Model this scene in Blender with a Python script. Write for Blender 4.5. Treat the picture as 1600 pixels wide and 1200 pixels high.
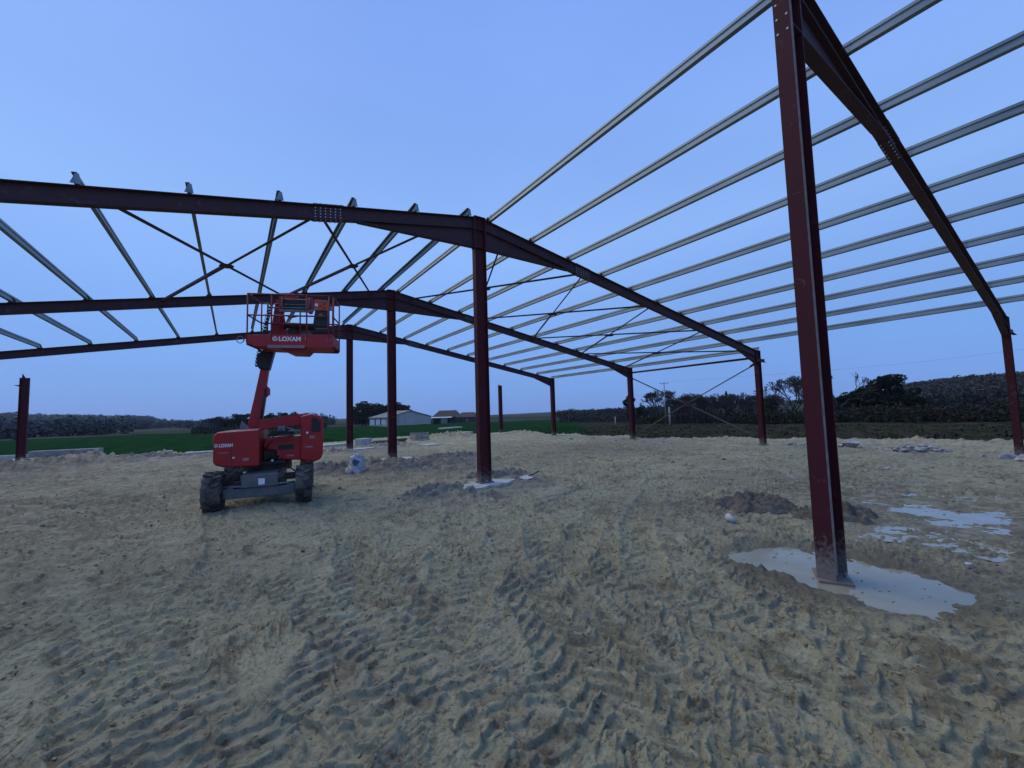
import bpy, math, random
import numpy as np
from mathutils import Vector, Matrix
random.seed(7)
rng = np.random.default_rng(11)
for o in list(bpy.data.objects): bpy.data.objects.remove(o)
S = bpy.context.scene
COL = S.collection
R = math.radians

# ------------------------------------------------------------------ camera
CAM = Vector((-4.7156, -1.6536, 1.6))
YAW, PIT, ROL, FPX = 0.5954, 0.0701, -0.0289, 642.98
Fv = Vector((math.sin(YAW)*math.cos(PIT), math.cos(YAW)*math.cos(PIT), math.sin(PIT)))
Rv = Vector((math.cos(YAW), -math.sin(YAW), 0)); Uv = Rv.cross(Fv)
R2 = Rv*math.cos(ROL)+Uv*math.sin(ROL); U2 = -Rv*math.sin(ROL)+Uv*math.cos(ROL)
cd = bpy.data.cameras.new('camera'); cam = bpy.data.objects.new('camera', cd); COL.objects.link(cam)
m = Matrix((R2, U2, -Fv)).transposed().to_4x4(); m.translation = CAM
cam.matrix_world = m
cd.sensor_width = 36; cd.lens = FPX/1600*36; cd.clip_start = .05; cd.clip_end = 9000
S.camera = cam
# ------------------------------------------------------------------ world + sun
SUN_EL, SUN_AZ = R(48), R(-20)      # azimuth from +Y towards +X
world = bpy.data.worlds.new('World'); S.world = world; world.use_nodes = True
nt = world.node_tree; nt.nodes.clear()
wo = nt.nodes.new('ShaderNodeOutputWorld'); bg = nt.nodes.new('ShaderNodeBackground')
sky = nt.nodes.new('ShaderNodeTexSky'); sky.sky_type = 'NISHITA'; sky.sun_disc = False
sky.sun_elevation = SUN_EL; sky.sun_rotation = SUN_AZ; sky.air_density = 1.4; sky.dust_density = .6; sky.ozone_density = 3
tc = nt.nodes.new('ShaderNodeTexCoord'); sx = nt.nodes.new('ShaderNodeSeparateXYZ')
nt.links.new(tc.outputs['Generated'], sx.inputs[0])
rp = nt.nodes.new('ShaderNodeValToRGB'); nt.links.new(sx.outputs['Z'], rp.inputs[0])
els = rp.color_ramp.elements
def setr(k, pos, c):
    e = els[k] if k < len(els) else els.new(pos)
    e.position = pos; e.color = (*c, 1)
setr(0, 0.0, (.145, .318, .780)); setr(1, 1.0, (.190, .350, .86))
setr(2, .14, (.185, .385, .87)); setr(3, .38, (.275, .490, .98)); setr(4, .66, (.225, .405, .93))
nz = nt.nodes.new('ShaderNodeTexNoise'); nz.inputs['Scale'].default_value = 1.5; nz.inputs['Detail'].default_value = 4
mp = nt.nodes.new('ShaderNodeMapping'); mp.inputs['Scale'].default_value = (1, 1, 3.2)
nt.links.new(tc.outputs['Generated'], mp.inputs[0]); nt.links.new(mp.outputs[0], nz.inputs[0])
cr = nt.nodes.new('ShaderNodeMapRange'); cr.inputs[1].default_value = .3; cr.inputs[2].default_value = .7
cr.inputs[3].default_value = 9.6; cr.inputs[4].default_value = 10.5
nt.links.new(nz.outputs[0], cr.inputs[0])
vm = nt.nodes.new('ShaderNodeVectorMath'); vm.operation = 'SCALE'
nt.links.new(rp.outputs[0], vm.inputs[0]); nt.links.new(cr.outputs[0], vm.inputs['Scale'])
mx = nt.nodes.new('ShaderNodeMix'); mx.data_type = 'RGBA'; mx.inputs[0].default_value = .93   # thick even cloud over the clear sky
nt.links.new(sky.outputs[0], mx.inputs[6]); nt.links.new(vm.outputs[0], mx.inputs[7])
nt.links.new(mx.outputs[2], bg.inputs[0]); bg.inputs[1].default_value = .1
nt.links.new(bg.outputs[0], wo.inputs[0])
sl = bpy.data.lights.new('sun', 'SUN'); sun = bpy.data.objects.new('sun', sl); COL.objects.link(sun)
sl.energy = 1.5; sl.angle = R(48); sl.color = (1, .90, .70)
sd = Vector((math.sin(SUN_AZ)*math.cos(SUN_EL), math.cos(SUN_AZ)*math.cos(SUN_EL), math.sin(SUN_EL)))
sun.rotation_euler = sd.to_track_quat('Z', 'Y').to_euler()
S.view_settings.view_transform = 'Standard'; S.view_settings.look = 'None'
S.view_settings.exposure = 0; S.view_settings.gamma = 1; S.view_settings.use_curve_mapping = False
S.render.engine = 'CYCLES'

# ------------------------------------------------------------------ materials
def mat(name, color, rough=.7, metal=0, c2=None, scale=4, detail=6, bump=0, bscale=30, spec=.5, contrast=(.35, .65), stretch=None, rough2=None):
    m = bpy.data.materials.new(name); m.use_nodes = True; n = m.node_tree; b = n.nodes['Principled BSDF']
    b.inputs['Base Color'].default_value = (*color, 1); b.inputs['Roughness'].default_value = rough
    b.inputs['Metallic'].default_value = metal; b.inputs['Specular IOR Level'].default_value = spec
    t = n.nodes.new('ShaderNodeTexCoord'); src = t.outputs['Object']
    if stretch:
        q = n.nodes.new('ShaderNodeMapping'); q.inputs['Scale'].default_value = stretch
        n.links.new(src, q.inputs[0]); src = q.outputs[0]
    if c2:
        z = n.nodes.new('ShaderNodeTexNoise'); z.inputs['Scale'].default_value = scale; z.inputs['Detail'].default_value = detail
        n.links.new(src, z.inputs[0])
        r = n.nodes.new('ShaderNodeMapRange'); r.inputs[1].default_value = contrast[0]; r.inputs[2].default_value = contrast[1]
        n.links.new(z.outputs[0], r.inputs[0])
        x = n.nodes.new('ShaderNodeMix'); x.data_type = 'RGBA'
        x.inputs[6].default_value = (*color, 1); x.inputs[7].default_value = (*c2, 1)
        n.links.new(r.outputs[0], x.inputs[0]); n.links.new(x.outputs[2], b.inputs['Base Color'])
        if rough2 is not None:
            rr = n.nodes.new('ShaderNodeMapRange'); rr.inputs[3].default_value = rough; rr.inputs[4].default_value = rough2
            n.links.new(r.outputs[0], rr.inputs[0]); n.links.new(rr.outputs[0], b.inputs['Roughness'])
    if bump:
        z = n.nodes.new('ShaderNodeTexNoise'); z.inputs['Scale'].default_value = bscale; z.inputs['Detail'].default_value = 5
        n.links.new(src, z.inputs[0])
        u = n.nodes.new('ShaderNodeBump'); u.inputs['Strength'].default_value = bump; u.inputs['Distance'].default_value = .02
        n.links.new(z.outputs[0], u.inputs['Height']); n.links.new(u.outputs[0], b.inputs['Normal'])
    return m
M = {}
def steel(name, c, dirt, wear, z0=.0, z1=.55):
    """shop primer with scuffs and mud splashed up from the ground (world height)"""
    m = bpy.data.materials.new(name); m.use_nodes = True; n = m.node_tree; b = n.nodes['Principled BSDF']; L = n.links.new
    t = n.nodes.new('ShaderNodeTexCoord'); g = n.nodes.new('ShaderNodeNewGeometry'); s = n.nodes.new('ShaderNodeSeparateXYZ')
    L(g.outputs['Position'], s.inputs[0])
    a = n.nodes.new('ShaderNodeTexNoise'); a.inputs['Scale'].default_value = 2.3; a.inputs['Detail'].default_value = 5; L(g.outputs['Position'], a.inputs[0])
    x1 = n.nodes.new('ShaderNodeMix'); x1.data_type = 'RGBA'; x1.inputs[6].default_value = (*c, 1); x1.inputs[7].default_value = (c[0]*.6, c[1]*.8, c[2]*.9, 1)
    L(a.outputs[0], x1.inputs[0])
    w = n.nodes.new('ShaderNodeTexNoise'); w.inputs['Scale'].default_value = 5; w.inputs['Detail'].default_value = 10; w.inputs['Distortion'].default_value = 1.2; w.inputs['Roughness'].default_value = .65; L(g.outputs['Position'], w.inputs[0])
    wr = n.nodes.new('ShaderNodeMapRange'); wr.inputs[1].default_value = .60; wr.inputs[2].default_value = .74; wr.inputs[4].default_value = wear; L(w.outputs[0], wr.inputs[0])
    x2 = n.nodes.new('ShaderNodeMix'); x2.data_type = 'RGBA'; x2.inputs[7].default_value = (.24, .21, .19, 1)
    L(wr.outputs[0], x2.inputs[0]); L(x1.outputs[2], x2.inputs[6])
    zr = n.nodes.new('ShaderNodeMapRange'); zr.inputs[1].default_value = z0; zr.inputs[2].default_value = z1; zr.inputs[3].default_value = 1; zr.inputs[4].default_value = 0
    L(s.outputs['Z'], zr.inputs[0])
    f = n.nodes.new('ShaderNodeTexNoise'); f.inputs['Scale'].default_value = 28; f.inputs['Detail'].default_value = 6; L(g.outputs['Position'], f.inputs[0])
    ad = n.nodes.new('ShaderNodeMath'); ad.operation = 'MULTIPLY_ADD'; ad.inputs[1].default_value = .75; L(zr.outputs[0], ad.inputs[0]); L(f.outputs[0], ad.inputs[2])
    dr = n.nodes.new('ShaderNodeMapRange'); dr.inputs[1].default_value = .78; dr.inputs[2].default_value = 1.15; dr.inputs[4].default_value = dirt; L(ad.outputs[0], dr.inputs[0])
    x3 = n.nodes.new('ShaderNodeMix'); x3.data_type = 'RGBA'; x3.inputs[7].default_value = (.25, .22, .18, 1)
    L(dr.outputs[0], x3.inputs[0]); L(x2.outputs[2], x3.inputs[6]); L(x3.outputs[2], b.inputs['Base Color'])
    b.inputs['Roughness'].default_value = .65; b.inputs['Specular IOR Level'].default_value = .18
    return m
M['primer'] = steel('red_oxide_primer', (.088, .016, .021), .75, .45)
M['primer_dark'] = steel('dark_primer', (.078, .038, .046), .3, .5)
M['bar_dusty'] = mat('dusty_brace_steel', (.075, .062, .058), .6, c2=(.12, .105, .095), scale=6)
M['edge_dust'] = mat('cement_dusted_flange_edge', (.17, .13, .12), .85, c2=(.24, .20, .18), scale=12)
M['galv'] = mat('galvanised_steel', (.135, .180, .205), .5, .5, c2=(.25, .31, .335), scale=2.2, stretch=(3, .35, 3), rough2=.6)
M['galv_and_holes'] = mat('zinc_and_bright_holes', (.45, .46, .47), .4, .7)
M['concrete'] = mat('concrete', (.34, .33, .30), .9, c2=(.50, .48, .44), scale=7, bump=.5, bscale=25)
M['concrete_dirty'] = mat('dirty_concrete', (.22, .20, .17), .9, c2=(.34, .32, .29), scale=5, bump=.5, bscale=22)
M['stone'] = mat('rubble_stone', (.24, .235, .225), .9, c2=(.42, .41, .40), scale=3, bump=.6, bscale=14)
M['red'] = mat('lift_red_paint', (.42, .005, .010), .42, c2=(.33, .008, .013), scale=3)
M['red_dusty'] = mat('dusty_red_paint', (.34, .010, .018), .6, c2=(.24, .03, .03), scale=9)
M['rail'] = mat('worn_red_rail', (.28, .015, .022), .5, c2=(.17, .03, .03), scale=14)
M['black'] = mat('black_plastic', (.012, .012, .013), .5)
M['rubber'] = mat('muddy_rubber', (.034, .030, .027), .9, c2=(.13, .115, .09), scale=5, bump=.5, bscale=30, contrast=(.4, .62))
M['chassis'] = mat('grey_chassis_paint', (.085, .092, .108), .5, c2=(.13, .13, .13), scale=7)
M['white'] = mat('white_lettering', (.78, .78, .78), .6)
M['pale'] = mat('pale_dusty_plate', (.36, .22, .21), .7, c2=(.26, .14, .14), scale=20)
M['grey_part'] = mat('grey_cast_part', (.20, .19, .20), .6, c2=(.12, .11, .12), scale=20)
M['orange'] = mat('orange_red_panel', (.60, .07, .025), .5)

# ------------------------------------------------------------------ mesh helper
ROOTS = {}
class MB:
    def __init__(s): s.v = []; s.f = []
    def add(s, vs, fs):
        n = len(s.v); s.v += [Vector(v) for v in vs]; s.f += [tuple(i+n for i in f) for f in fs]; return s
    def box(s, c, size, rot=None):
        hx, hy, hz = [q/2 for q in size]; c = Vector(c)
        vs = [Vector((x, y, z)) for x in (-hx, hx) for y in (-hy, hy) for z in (-hz, hz)]
        if rot is not None: vs = [rot @ v for v in vs]
        return s.add([c+v for v in vs], [(0,1,3,2),(4,6,7,5),(0,4,5,1),(2,3,7,6),(0,2,6,4),(1,5,7,3)])
    def b2(s, x0, x1, y0, y1, z0, z1): return s.box(((x0+x1)/2, (y0+y1)/2, (z0+z1)/2), (abs(x1-x0), abs(y1-y0), abs(z1-z0)))
    def tube(s, pts, r, n=8, r1=None, cap=True):
        pts = [Vector(p) for p in pts]; k = len(pts); base = len(s.v); up = None
        for i, p in enumerate(pts):
            d = (pts[min(i+1, k-1)]-pts[max(i-1, 0)]).normalized()
            if up is None: up = Vector((0, 0, 1)) if abs(d.z) < .9 else Vector((1, 0, 0))
            a = d.cross(up).normalized(); b = a.cross(d).normalized(); up = b
            rr = r if r1 is None else r+(r1-r)*i/(k-1)
            for j in range(n):
                t = 2*math.pi*j/n; s.v.append(p+a*math.cos(t)*rr+b*math.sin(t)*rr)
        for i in range(k-1):
            for j in range(n):
                s.f.append((base+i*n+j, base+i*n+(j+1) % n, base+(i+1)*n+(j+1) % n, base+(i+1)*n+j))
        if cap:
            s.f.append(tuple(base+j for j in range(n))[::-1]); s.f.append(tuple(base+(k-1)*n+j for j in range(n)))
        return s
    def prism(s, poly, o, ex, ey, en, depth):
        """polygon (2-D) in plane (o, ex, ey) extruded along en"""
        o, ex, ey, en = map(Vector, (o, ex, ey, en)); n = len(poly)
        a = [o+ex*x+ey*y for x, y in poly]; b = [p+en*depth for p in a]
        return s.add(a+b, [tuple(range(n))[::-1], tuple(range(n, 2*n))]+[(i, (i+1) % n, n+(i+1) % n, n+i) for i in range(n)])
    def build(s, name, m, parent=None, smooth=False, bevel=0, kind=None, label=None):
        inv = ROOTS[parent.name].inverted() if parent is not None and parent.name in ROOTS else Matrix.Identity(4)
        me = bpy.data.meshes.new(name); me.from_pydata([inv @ v for v in s.v], [], s.f); me.validate(); me.update()
        if smooth: me.polygons.foreach_set('use_smooth', [True]*len(me.polygons))
        o = bpy.data.objects.new(name, me); COL.objects.link(o)
        for q in (m if isinstance(m, (list, tuple)) else [m]): me.materials.append(q)
        if bevel:
            b = o.modifiers.new('bevel', 'BEVEL'); b.width = bevel; b.segments = 2; b.limit_method = 'ANGLE'; b.angle_limit = R(40)
        if parent is not None:
            o.parent = parent
            if parent.name in ROOTS: ROOTS[o.name] = ROOTS[parent.name]
        if kind: o['kind'] = kind
        if label: o['label'] = label
        return o
def tag(o, label=None, cat=None, group=None, kind=None):
    if label: o['label'] = label
    if cat: o['category'] = cat
    if group: o['group'] = group
    if kind: o['kind'] = kind
    return o
def empty(name, loc, label, cat, group=None, rz=0):
    o = bpy.data.objects.new(name, None); COL.objects.link(o); o.location = loc; o.rotation_euler = (0, 0, rz)
    o.empty_display_size = .2
    ROOTS[o.name] = Matrix.Translation(Vector(loc)) @ Matrix.Rotation(rz, 4, 'Z')
    return tag(o, label, cat, group)
def copy_tree(o, parent=None):
    c = o.copy(); COL.objects.link(c); c.parent = parent
    for ch in o.children: copy_tree(ch, c)
    return c

# ------------------------------------------------------------------ numpy noise
def _h(ix, iy, seed):
    n = (ix.astype(np.int64)*374761393+iy.astype(np.int64)*668265263+seed*1442695041) & 0xffffffff
    n = ((n ^ (n >> 13))*1274126177) & 0xffffffff
    return ((n ^ (n >> 16)) & 0xffff)/65535.0
def noise(x, y, seed=0):
    ix = np.floor(x); iy = np.floor(y); fx = x-ix; fy = y-iy
    ux = fx*fx*fx*(fx*(fx*6-15)+10); uy = fy*fy*fy*(fy*(fy*6-15)+10)
    def g(dx, dy):
        a = _h(ix+dx, iy+dy, seed)*2*np.pi
        return np.cos(a)*(fx-dx)+np.sin(a)*(fy-dy)
    return ((g(0,0)*(1-ux)+g(1,0)*ux)*(1-uy)+(g(0,1)*(1-ux)+g(1,1)*ux)*uy)*1.5
def fbm(x, y, seed=0, o=4):
    s = 0; a = 1
    for k in range(o): s = s+a*noise(x*2**k, y*2**k, seed+k); a *= .5
    return s
def ss(x, a, b):
    t = np.clip((x-a)/(b-a), 0, 1); return t*t*(3-2*t)

# ------------------------------------------------------------------ terrain
PUD1 = [(-.16,.96),(.10,.93),(.36,.86),(.62,.70),(.72,.52),(.60,.25),(.66,.0),(.72,-.35),(.66,-.62),(.52,-.86),(.30,-.90),(.02,-.86),(-.30,-.80),(-.48,-.68),(-.46,-.50),(-.40,-.24),(-.46,.05),(-.40,.30),(-.34,.5),(-.30,.78)]
def sdpoly(x, y, P):
    d = np.full(x.shape, 1e9); inside = np.zeros(x.shape, bool); n = len(P)
    for i in range(n):
        ax, ay = P[i]; bx, by = P[(i+1) % n]; ex, ey = bx-ax, by-ay
        t = np.clip(((x-ax)*ex+(y-ay)*ey)/(ex*ex+ey*ey), 0, 1)
        d = np.minimum(d, np.hypot(x-ax-t*ex, y-ay-t*ey))
        c = ((ay > y) != (by > y)) & (x < ex*(y-ay)/(ey if ey else 1e-9)+ax); inside ^= c
    return np.where(inside, -d, d)
SITE = [(-90,31),(-14,31),(-8,25),(-2,27),(5,30),(10,29),(14.5,25),(14.3,13.8),(16.8,6.5),(19.2,0),(24,-12),(26,-45),(-90,-45)]
# tyre tracks: start, end, bend, half width, lug pitch, chevron, relief
TR = [((-4.95,7.4),(-5.3,1.0),.5,.17,.15,.35,.030), ((-3.54,7.2),(-3.9,.6),.55,.17,.15,.35,.030),
      ((-.4,5.2),(-3.6,-.2),.9,.22,.155,.30,.034), ((-1.2,5.8),(-4.6,.2),.8,.22,.155,.30,.034),
      ((-.7,2.9),(-2.2,-1.2),-.35,.23,.17,1.15,.040), ((-1.45,2.6),(-3.0,-.9),-.3,.23,.17,1.15,.040),
      ((.2,1.5),(-1.4,-1.4),-.25,.21,.165,1.15,.036), ((3.5,4.4),(-1.6,.9),-.4,.2,.16,.9,.030),
      ((5,6.4),(-3,3.0),.5,.2,.16,.8,.03), ((-6.6,6.8),(-6.2,1.4),-.3,.2,.16,.4,.03),
      ((-7.6,6.2),(-4.9,1.2),.3,.18,.15,.5,.026), ((3.2,7.6),(9.5,2.2),.5,.22,.17,1,.035), ((4.5,9),(11,3.2),.5,.22,.17,1,.035),
      ((-7,14),(6,10),.6,.22,.18,.8,.035), ((-8,10),(3,8.6),-.5,.22,.18,.8,.03), ((-3,16),(2,5),.4,.2,.18,.9,.03),
      ((6,20),(9,5),.5,.22,.18,1,.035), ((1.6,4.6),(6.5,-1.5),.2,.2,.16,1,.03), ((-2.6,3.4),(-1.2,-1.6),.1,.2,.16,.6,.03),
      ((-2.4,8.5),(4.5,3.2),.4,.2,.16,1,.034), ((-1.8,9.2),(5.1,3.9),.4,.2,.16,1,.034), ((.8,12),(8,7),.3,.22,.17,1,.036), ((1.8,9.5),(2.6,2.2),-.3,.2,.16,.8,.034), ((-6.8,9.6),(-5.6,4),.2,.2,.16,.6,.03), ((2.9,3.4),(-.6,-1.2),.3,.2,.16,1,.034),
      ((-3.2,4.6),(-4.9,-.2),.35,.22,.165,.9,.034), ((-2.1,2.2),(-3.5,-1.4),-.25,.23,.17,1.15,.038), ((-.2,.9),(-2.0,-1.5),-.2,.22,.17,1.1,.036), ((-1.1,4.2),(-4.2,.6),.6,.21,.16,.35,.032), ((-5.9,3.4),(-4.9,.2),.2,.2,.16,.5,.03), ((.6,3.6),(-2.6,1.4),.4,.21,.165,1,.034),
      ((-4.3,3.5),(-3.3,-1),-.15,.2,.155,.3,.03), ((-5.5,3.2),(-4.4,-.6),.1,.2,.155,.3,.03)]
def az_of(u):
    d = Fv+R2*((u-800)/FPX)-U2*((645-600)/FPX); return math.atan2(d.x, d.y)
# skyline seen from the site: azimuth -> rise in metres of the near and of the distant hills
AZL = [az_of(u) for u in (-900,-200,0,120,200,235,300,480,620,760,860,960,1100,1300,1400,1440,1500,1600,1900,2600)]
FAR = [48,42,31,24,20,17,3,0,-10,-10,2,8,12,14,14,14,14,14,14,14]
NEAR = [0,0,0,0,0,0,0,0,0,0,0,0,0,4,8,10.5,12,12.5,14,12]
# displaced earth: x, y, radius, height, stretch
HEAPS = [(-.9,6.0,1.0,.07),(-.9,5.4,.7,.10),(.9,6.3,.9,.08),(-.6,12.2,1.8,.22),(1.6,11.6,1.6,.14),(-2.2,11.6,1.1,.24),(-1.2,10.6,1.0,.12),(.8,10,1.2,.10),
         (-11.5,21.5,2.6,.34),(-9,22.5,2,.25),(-13,18,3,.2),(-7.2,25.6,1.6,.42),(-5,22,2,.14),(-10.5,25.5,1.8,.3),(2,20.5,2,.2),(-1,19,1.6,.2),
         (12.9,13.4,.9,.12),(12.7,19.3,.8,.12),(11,14,1.4,.09),(8,25,2.6,.35),(12.6,6.2,.6,.06),(13.0,-.3,1.0,.18),(11.6,-.9,.9,.1),
         (15.2,9.5,1.9,.12),(14.6,14.5,1.6,.14),(17.6,4.6,2.0,.11),(18.6,2.4,1.9,.15),(14.7,20,1.6,.18),(13.2,24,1.9,.25),(19.2,.2,1.6,.12),(4.6,-1.6,1.4,.07),(2.6,.5,.55,.08),(5.6,3.4,1.6,.06)]
def detail(x, y, r):
    """churned mud: short ridges, tyre tracks with lugs, berms and clods"""
    fade = lambda s: np.clip(1.6-r/(s*260), 0, 1)
    wx = x+.045*noise(x/.35, y/.35, 5)+.014*noise(x/.11, y/.11, 6); wy = y+.045*noise(x/.35, y/.35, 7)+.014*noise(x/.11, y/.11, 8)
    an = .5*noise(x/3, y/3, 9)
    q = wx*np.cos(an)+wy*np.sin(an); w = -wx*np.sin(an)+wy*np.cos(an)
    far = ss(r, 6, 14)
    def worm(a, b, sd, wdt=2.6, pw=1.3): return np.clip(1-np.abs(noise(a, b, sd))*wdt, 0, 1)**pw
    ch = ss(fbm(x/.9, y/.9, 14, 3), -.45, .45)
    def plate(a, b, sd, e0, e1): return ss(noise(a, b, sd), e0, e1)
    rough = .016*worm(q/.24, w/.11, 10, 3.2)*(.3+.9*ch)+.040*worm(q/.8, w/.30, 13)*far+.012*noise(x/.25, y/.22, 15)
    rough = rough+.72*(.017*plate(q/.26, w/.17, 16, .06, .16)+.015*plate(q/.13, w/.085, 18, .05, .14)*fade(.09)+.012*plate(q/.062, w/.045, 17, .10, .20)*fade(.06))*(.45+.95*ch)
    hd = rough.copy(); fine = noise(x/.09, y/.09, 45); mid = noise(x/.16, y/.16, 31)
    for k, (a, b, bend, hw, pit, chev, rel) in enumerate(TR):
        ax, ay = a; ex, ey = b[0]-ax, b[1]-ay; Ln = math.hypot(ex, ey); ex /= Ln; ey /= Ln
        s = (wx-ax)*ex+(wy-ay)*ey; t = -(wx-ax)*ey+(wy-ay)*ex; sn = s/Ln
        t = t-bend*2*sn*(1-sn)+.05*np.sin(s*1.7+k)
        I = np.nonzero((np.abs(t) < hw*2) & (sn > -.02) & (sn < 1.02))[0]
        if not len(I): continue
        s, t, sn, xi, yi = s[I], t[I], sn[I], x[I], y[I]
        s = s+.06*noise(xi/.5, yi/.5, 60+k)
        ph = (s-np.abs(t)*chev)/pit+.25*np.sign(t)+.16*noise(xi/.22, yi/.22, 20+k)+.10*noise(xi/.09, yi/.09, 120+k)
        tri = np.abs((ph % 1)-.5)*2
        lug = ss(tri, .66, .86)
        pm = ss(noise(xi/.6, yi/.6, 30+k)+.30*mid[I], -.75, -.45)
        ends = ss(sn, 0, .05)*(1-ss(sn, .95, 1))
        mask = (1-ss(np.abs(t), hw*.88, hw*1.08))*ends*pm
        berm = np.exp(-((np.abs(t)-hw*1.2)/.04)**2)*(.3+1.1*np.clip(noise(xi/.12, yi/.3, 40+k)+.4, 0, 1))*ends
        ht = rel*1.0*lug*np.clip(.9+.5*fine[I], .2, 1.4)-.014+.14*rough[I]
        hd[I] = hd[I]*(1-mask)+ht*mask+.024*berm
    cl = np.clip(noise(x/.075, y/.075, 70)-.2, 0, 1)*ss(noise(x/.7, y/.7, 71), -.05, .3)
    hd = hd+.045*cl*fade(.05)
    return hd+.0045*fbm(x/.045, y/.045, 73, 3)*fade(.04)*1.2
def terrain(x, y, lod=True):
    r = np.hypot(x-CAM.x, y-CAM.y)
    sd = np.full(x.shape, 50.); I = np.nonzero(r < 110)[0]
    sd[I] = sdpoly(x[I], y[I], SITE)+.9*noise(x[I]/1.9, y[I]/1.9, 51)+.4*noise(x[I]/.4, y[I]/.4, 52)
    site = 1-ss(sd, -.3, .7)
    az = np.arctan2(x-CAM.x, y-CAM.y); front = np.abs((az-math.atan2(Fv.x, Fv.y)+np.pi) % (2*np.pi)-np.pi) < R(75)
    h = np.zeros(x.shape); hd = np.zeros(x.shape)
    I = np.nonzero((site > 0) & (r < 60))[0]; xi, yi = x[I], y[I]
    hi = .035*fbm(xi/2.6, yi/2.6, 1, 3); di = detail(xi, yi, r[I])
    for (hx, hy, hr, hh) in HEAPS:
        K = np.nonzero((np.abs(xi-hx) < hr*1.6) & (np.abs(yi-hy) < hr*1.6))[0]; xk, yk = xi[K], yi[K]
        d = np.hypot(xk-hx, yk-hy)/hr
        b = np.clip(1-d*d*(1+.5*noise(xk/.5, yk/.5, 80)), 0, 1)
        hi[K] += hh*b*b*(.6+1.0*np.abs(fbm(xk/.35, yk/.35, 82, 4)))
    K = np.nonzero(np.hypot(xi, yi) < 3)[0]; xk, yk = xi[K], yi[K]
    s1 = sdpoly(xk, yk, PUD1)+.09*noise(xk/.28, yk/.28, 90)+.05*noise(xk/.09, yk/.09, 91)+.02*noise(xk/.035, yk/.035, 92)
    k1 = 1-ss(s1, -.08, .12)
    hi[K] *= (1-k1); di[K] = di[K]*(1-k1*.90)-.052*k1
    c2 = np.exp(-(((xi-3.55)*.62+(yi+.25)*.35)/.95)**2-((-(xi-3.55)*.35+(yi+.25)*.8)/.85)**2)
    hi = hi*(1-c2)-.014*c2; di = di*(1-.80*c2)
    for px, py in ((0,6.52),(0,13.04),(0,19.56),(12.9,0),(12.9,6.52),(12.9,13.04),(12.9,19.56),(12.9,26.08),(-12.9,26.08)):
        d = np.hypot(xi-px, yi-py); kk = 1-ss(d, .5, .95); hi = hi*(1-kk); di = di*(1-kk)
    h[I] = hi; hd[I] = di
    z = h*site+hd*site
    # beyond the site: falls gently away, rises to the hills
    I = np.nonzero(site < 1)[0]; xi, yi, ri, ai = x[I], y[I], r[I], az[I]
    zo = -.10-2.5*ss(ri, 26, 130)
    bank = ss(ai, AZL[11], AZL[13])
    zo = zo*(1-bank)+(-.05+.22*fbm(xi/4, yi/4, 99, 3)*np.exp(-ri/60)-1.9*ss(ri, 20, 110))*bank
    zo = zo+.07*fbm(xi/1.2, yi/1.2, 100, 3)*(1-ss(ri, 30, 80))*(1+2*bank)+.30*fbm(xi/14, yi/14, 101, 3)*ss(ri, 25, 60)
    nr = np.interp(ai, AZL, NEAR); fr = np.interp(ai, AZL, FAR)
    zo = zo+nr*ss(ri, 190, 400)+fr*ss(ri, 520, 1500)+(nr*.06*fbm(xi/60, yi/60, 103, 3)+1.2*fbm(xi/160, yi/160, 104, 3))*ss(ri, 250, 500)
    z[I] = z[I]*site[I]+zo*(1-site[I])
    return z, site, r, az, sd
def zt(x, y):
    return float(terrain(np.array([float(x)]), np.array([float(y)]))[0][0])

NA, NB = 1080, 130
fwd = math.atan2(Fv.x, Fv.y)
a1 = np.linspace(fwd-R(64), fwd+R(64), NA); a2 = np.linspace(fwd+R(64), fwd+2*math.pi-R(64), NB+2)[1:-1]
AZ = np.concatenate([a1, a2])
th = np.linspace(math.atan2(1.6, 1.25), math.atan2(1.6, 48), 640)
rr = 1.6/np.tan(th)
rr = np.concatenate([[.05,.4,.8,1.05], rr, np.geomspace(50, 4200, 110)])
# even out: keep the radial step below 9 cm out to 26 m
out = [rr[0]]
for q in rr[1:]:
    lim = .12 if out[-1] < 20 else .35 if out[-1] < 45 else 1e9
    n = max(1, int(math.ceil((q-out[-1])/lim)))
    out += list(np.linspace(out[-1], q, n+1)[1:])
rr = np.array(out)
RG, AG = np.meshgrid(rr, AZ, indexing='ij')
X = CAM.x+RG*np.sin(AG); Y = CAM.y+RG*np.cos(AG)
Z, SITEM, RR, AA, SD = terrain(X.ravel(), Y.ravel())
V = np.stack([X.ravel(), Y.ravel(), Z], 1)
nr_, na_ = len(rr), len(AZ)
I, J = np.meshgrid(np.arange(nr_-1), np.arange(na_), indexing='ij'); J2 = (J+1) % na_
Fq = np.stack([I*na_+J, I*na_+J2, (I+1)*na_+J2, (I+1)*na_+J], -1).reshape(-1, 4)
print('terrain quads', len(Fq), nr_, na_)
fc = Fq[:, 0]
zone = np.where(SITEM[fc] > .5, 0, np.where(RR[fc] > 210, 3, np.where(AA[fc] > az_of(905)+.02*noise(X.ravel()[fc]/6, Y.ravel()[fc]/6, 5), 2, 1)))
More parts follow.
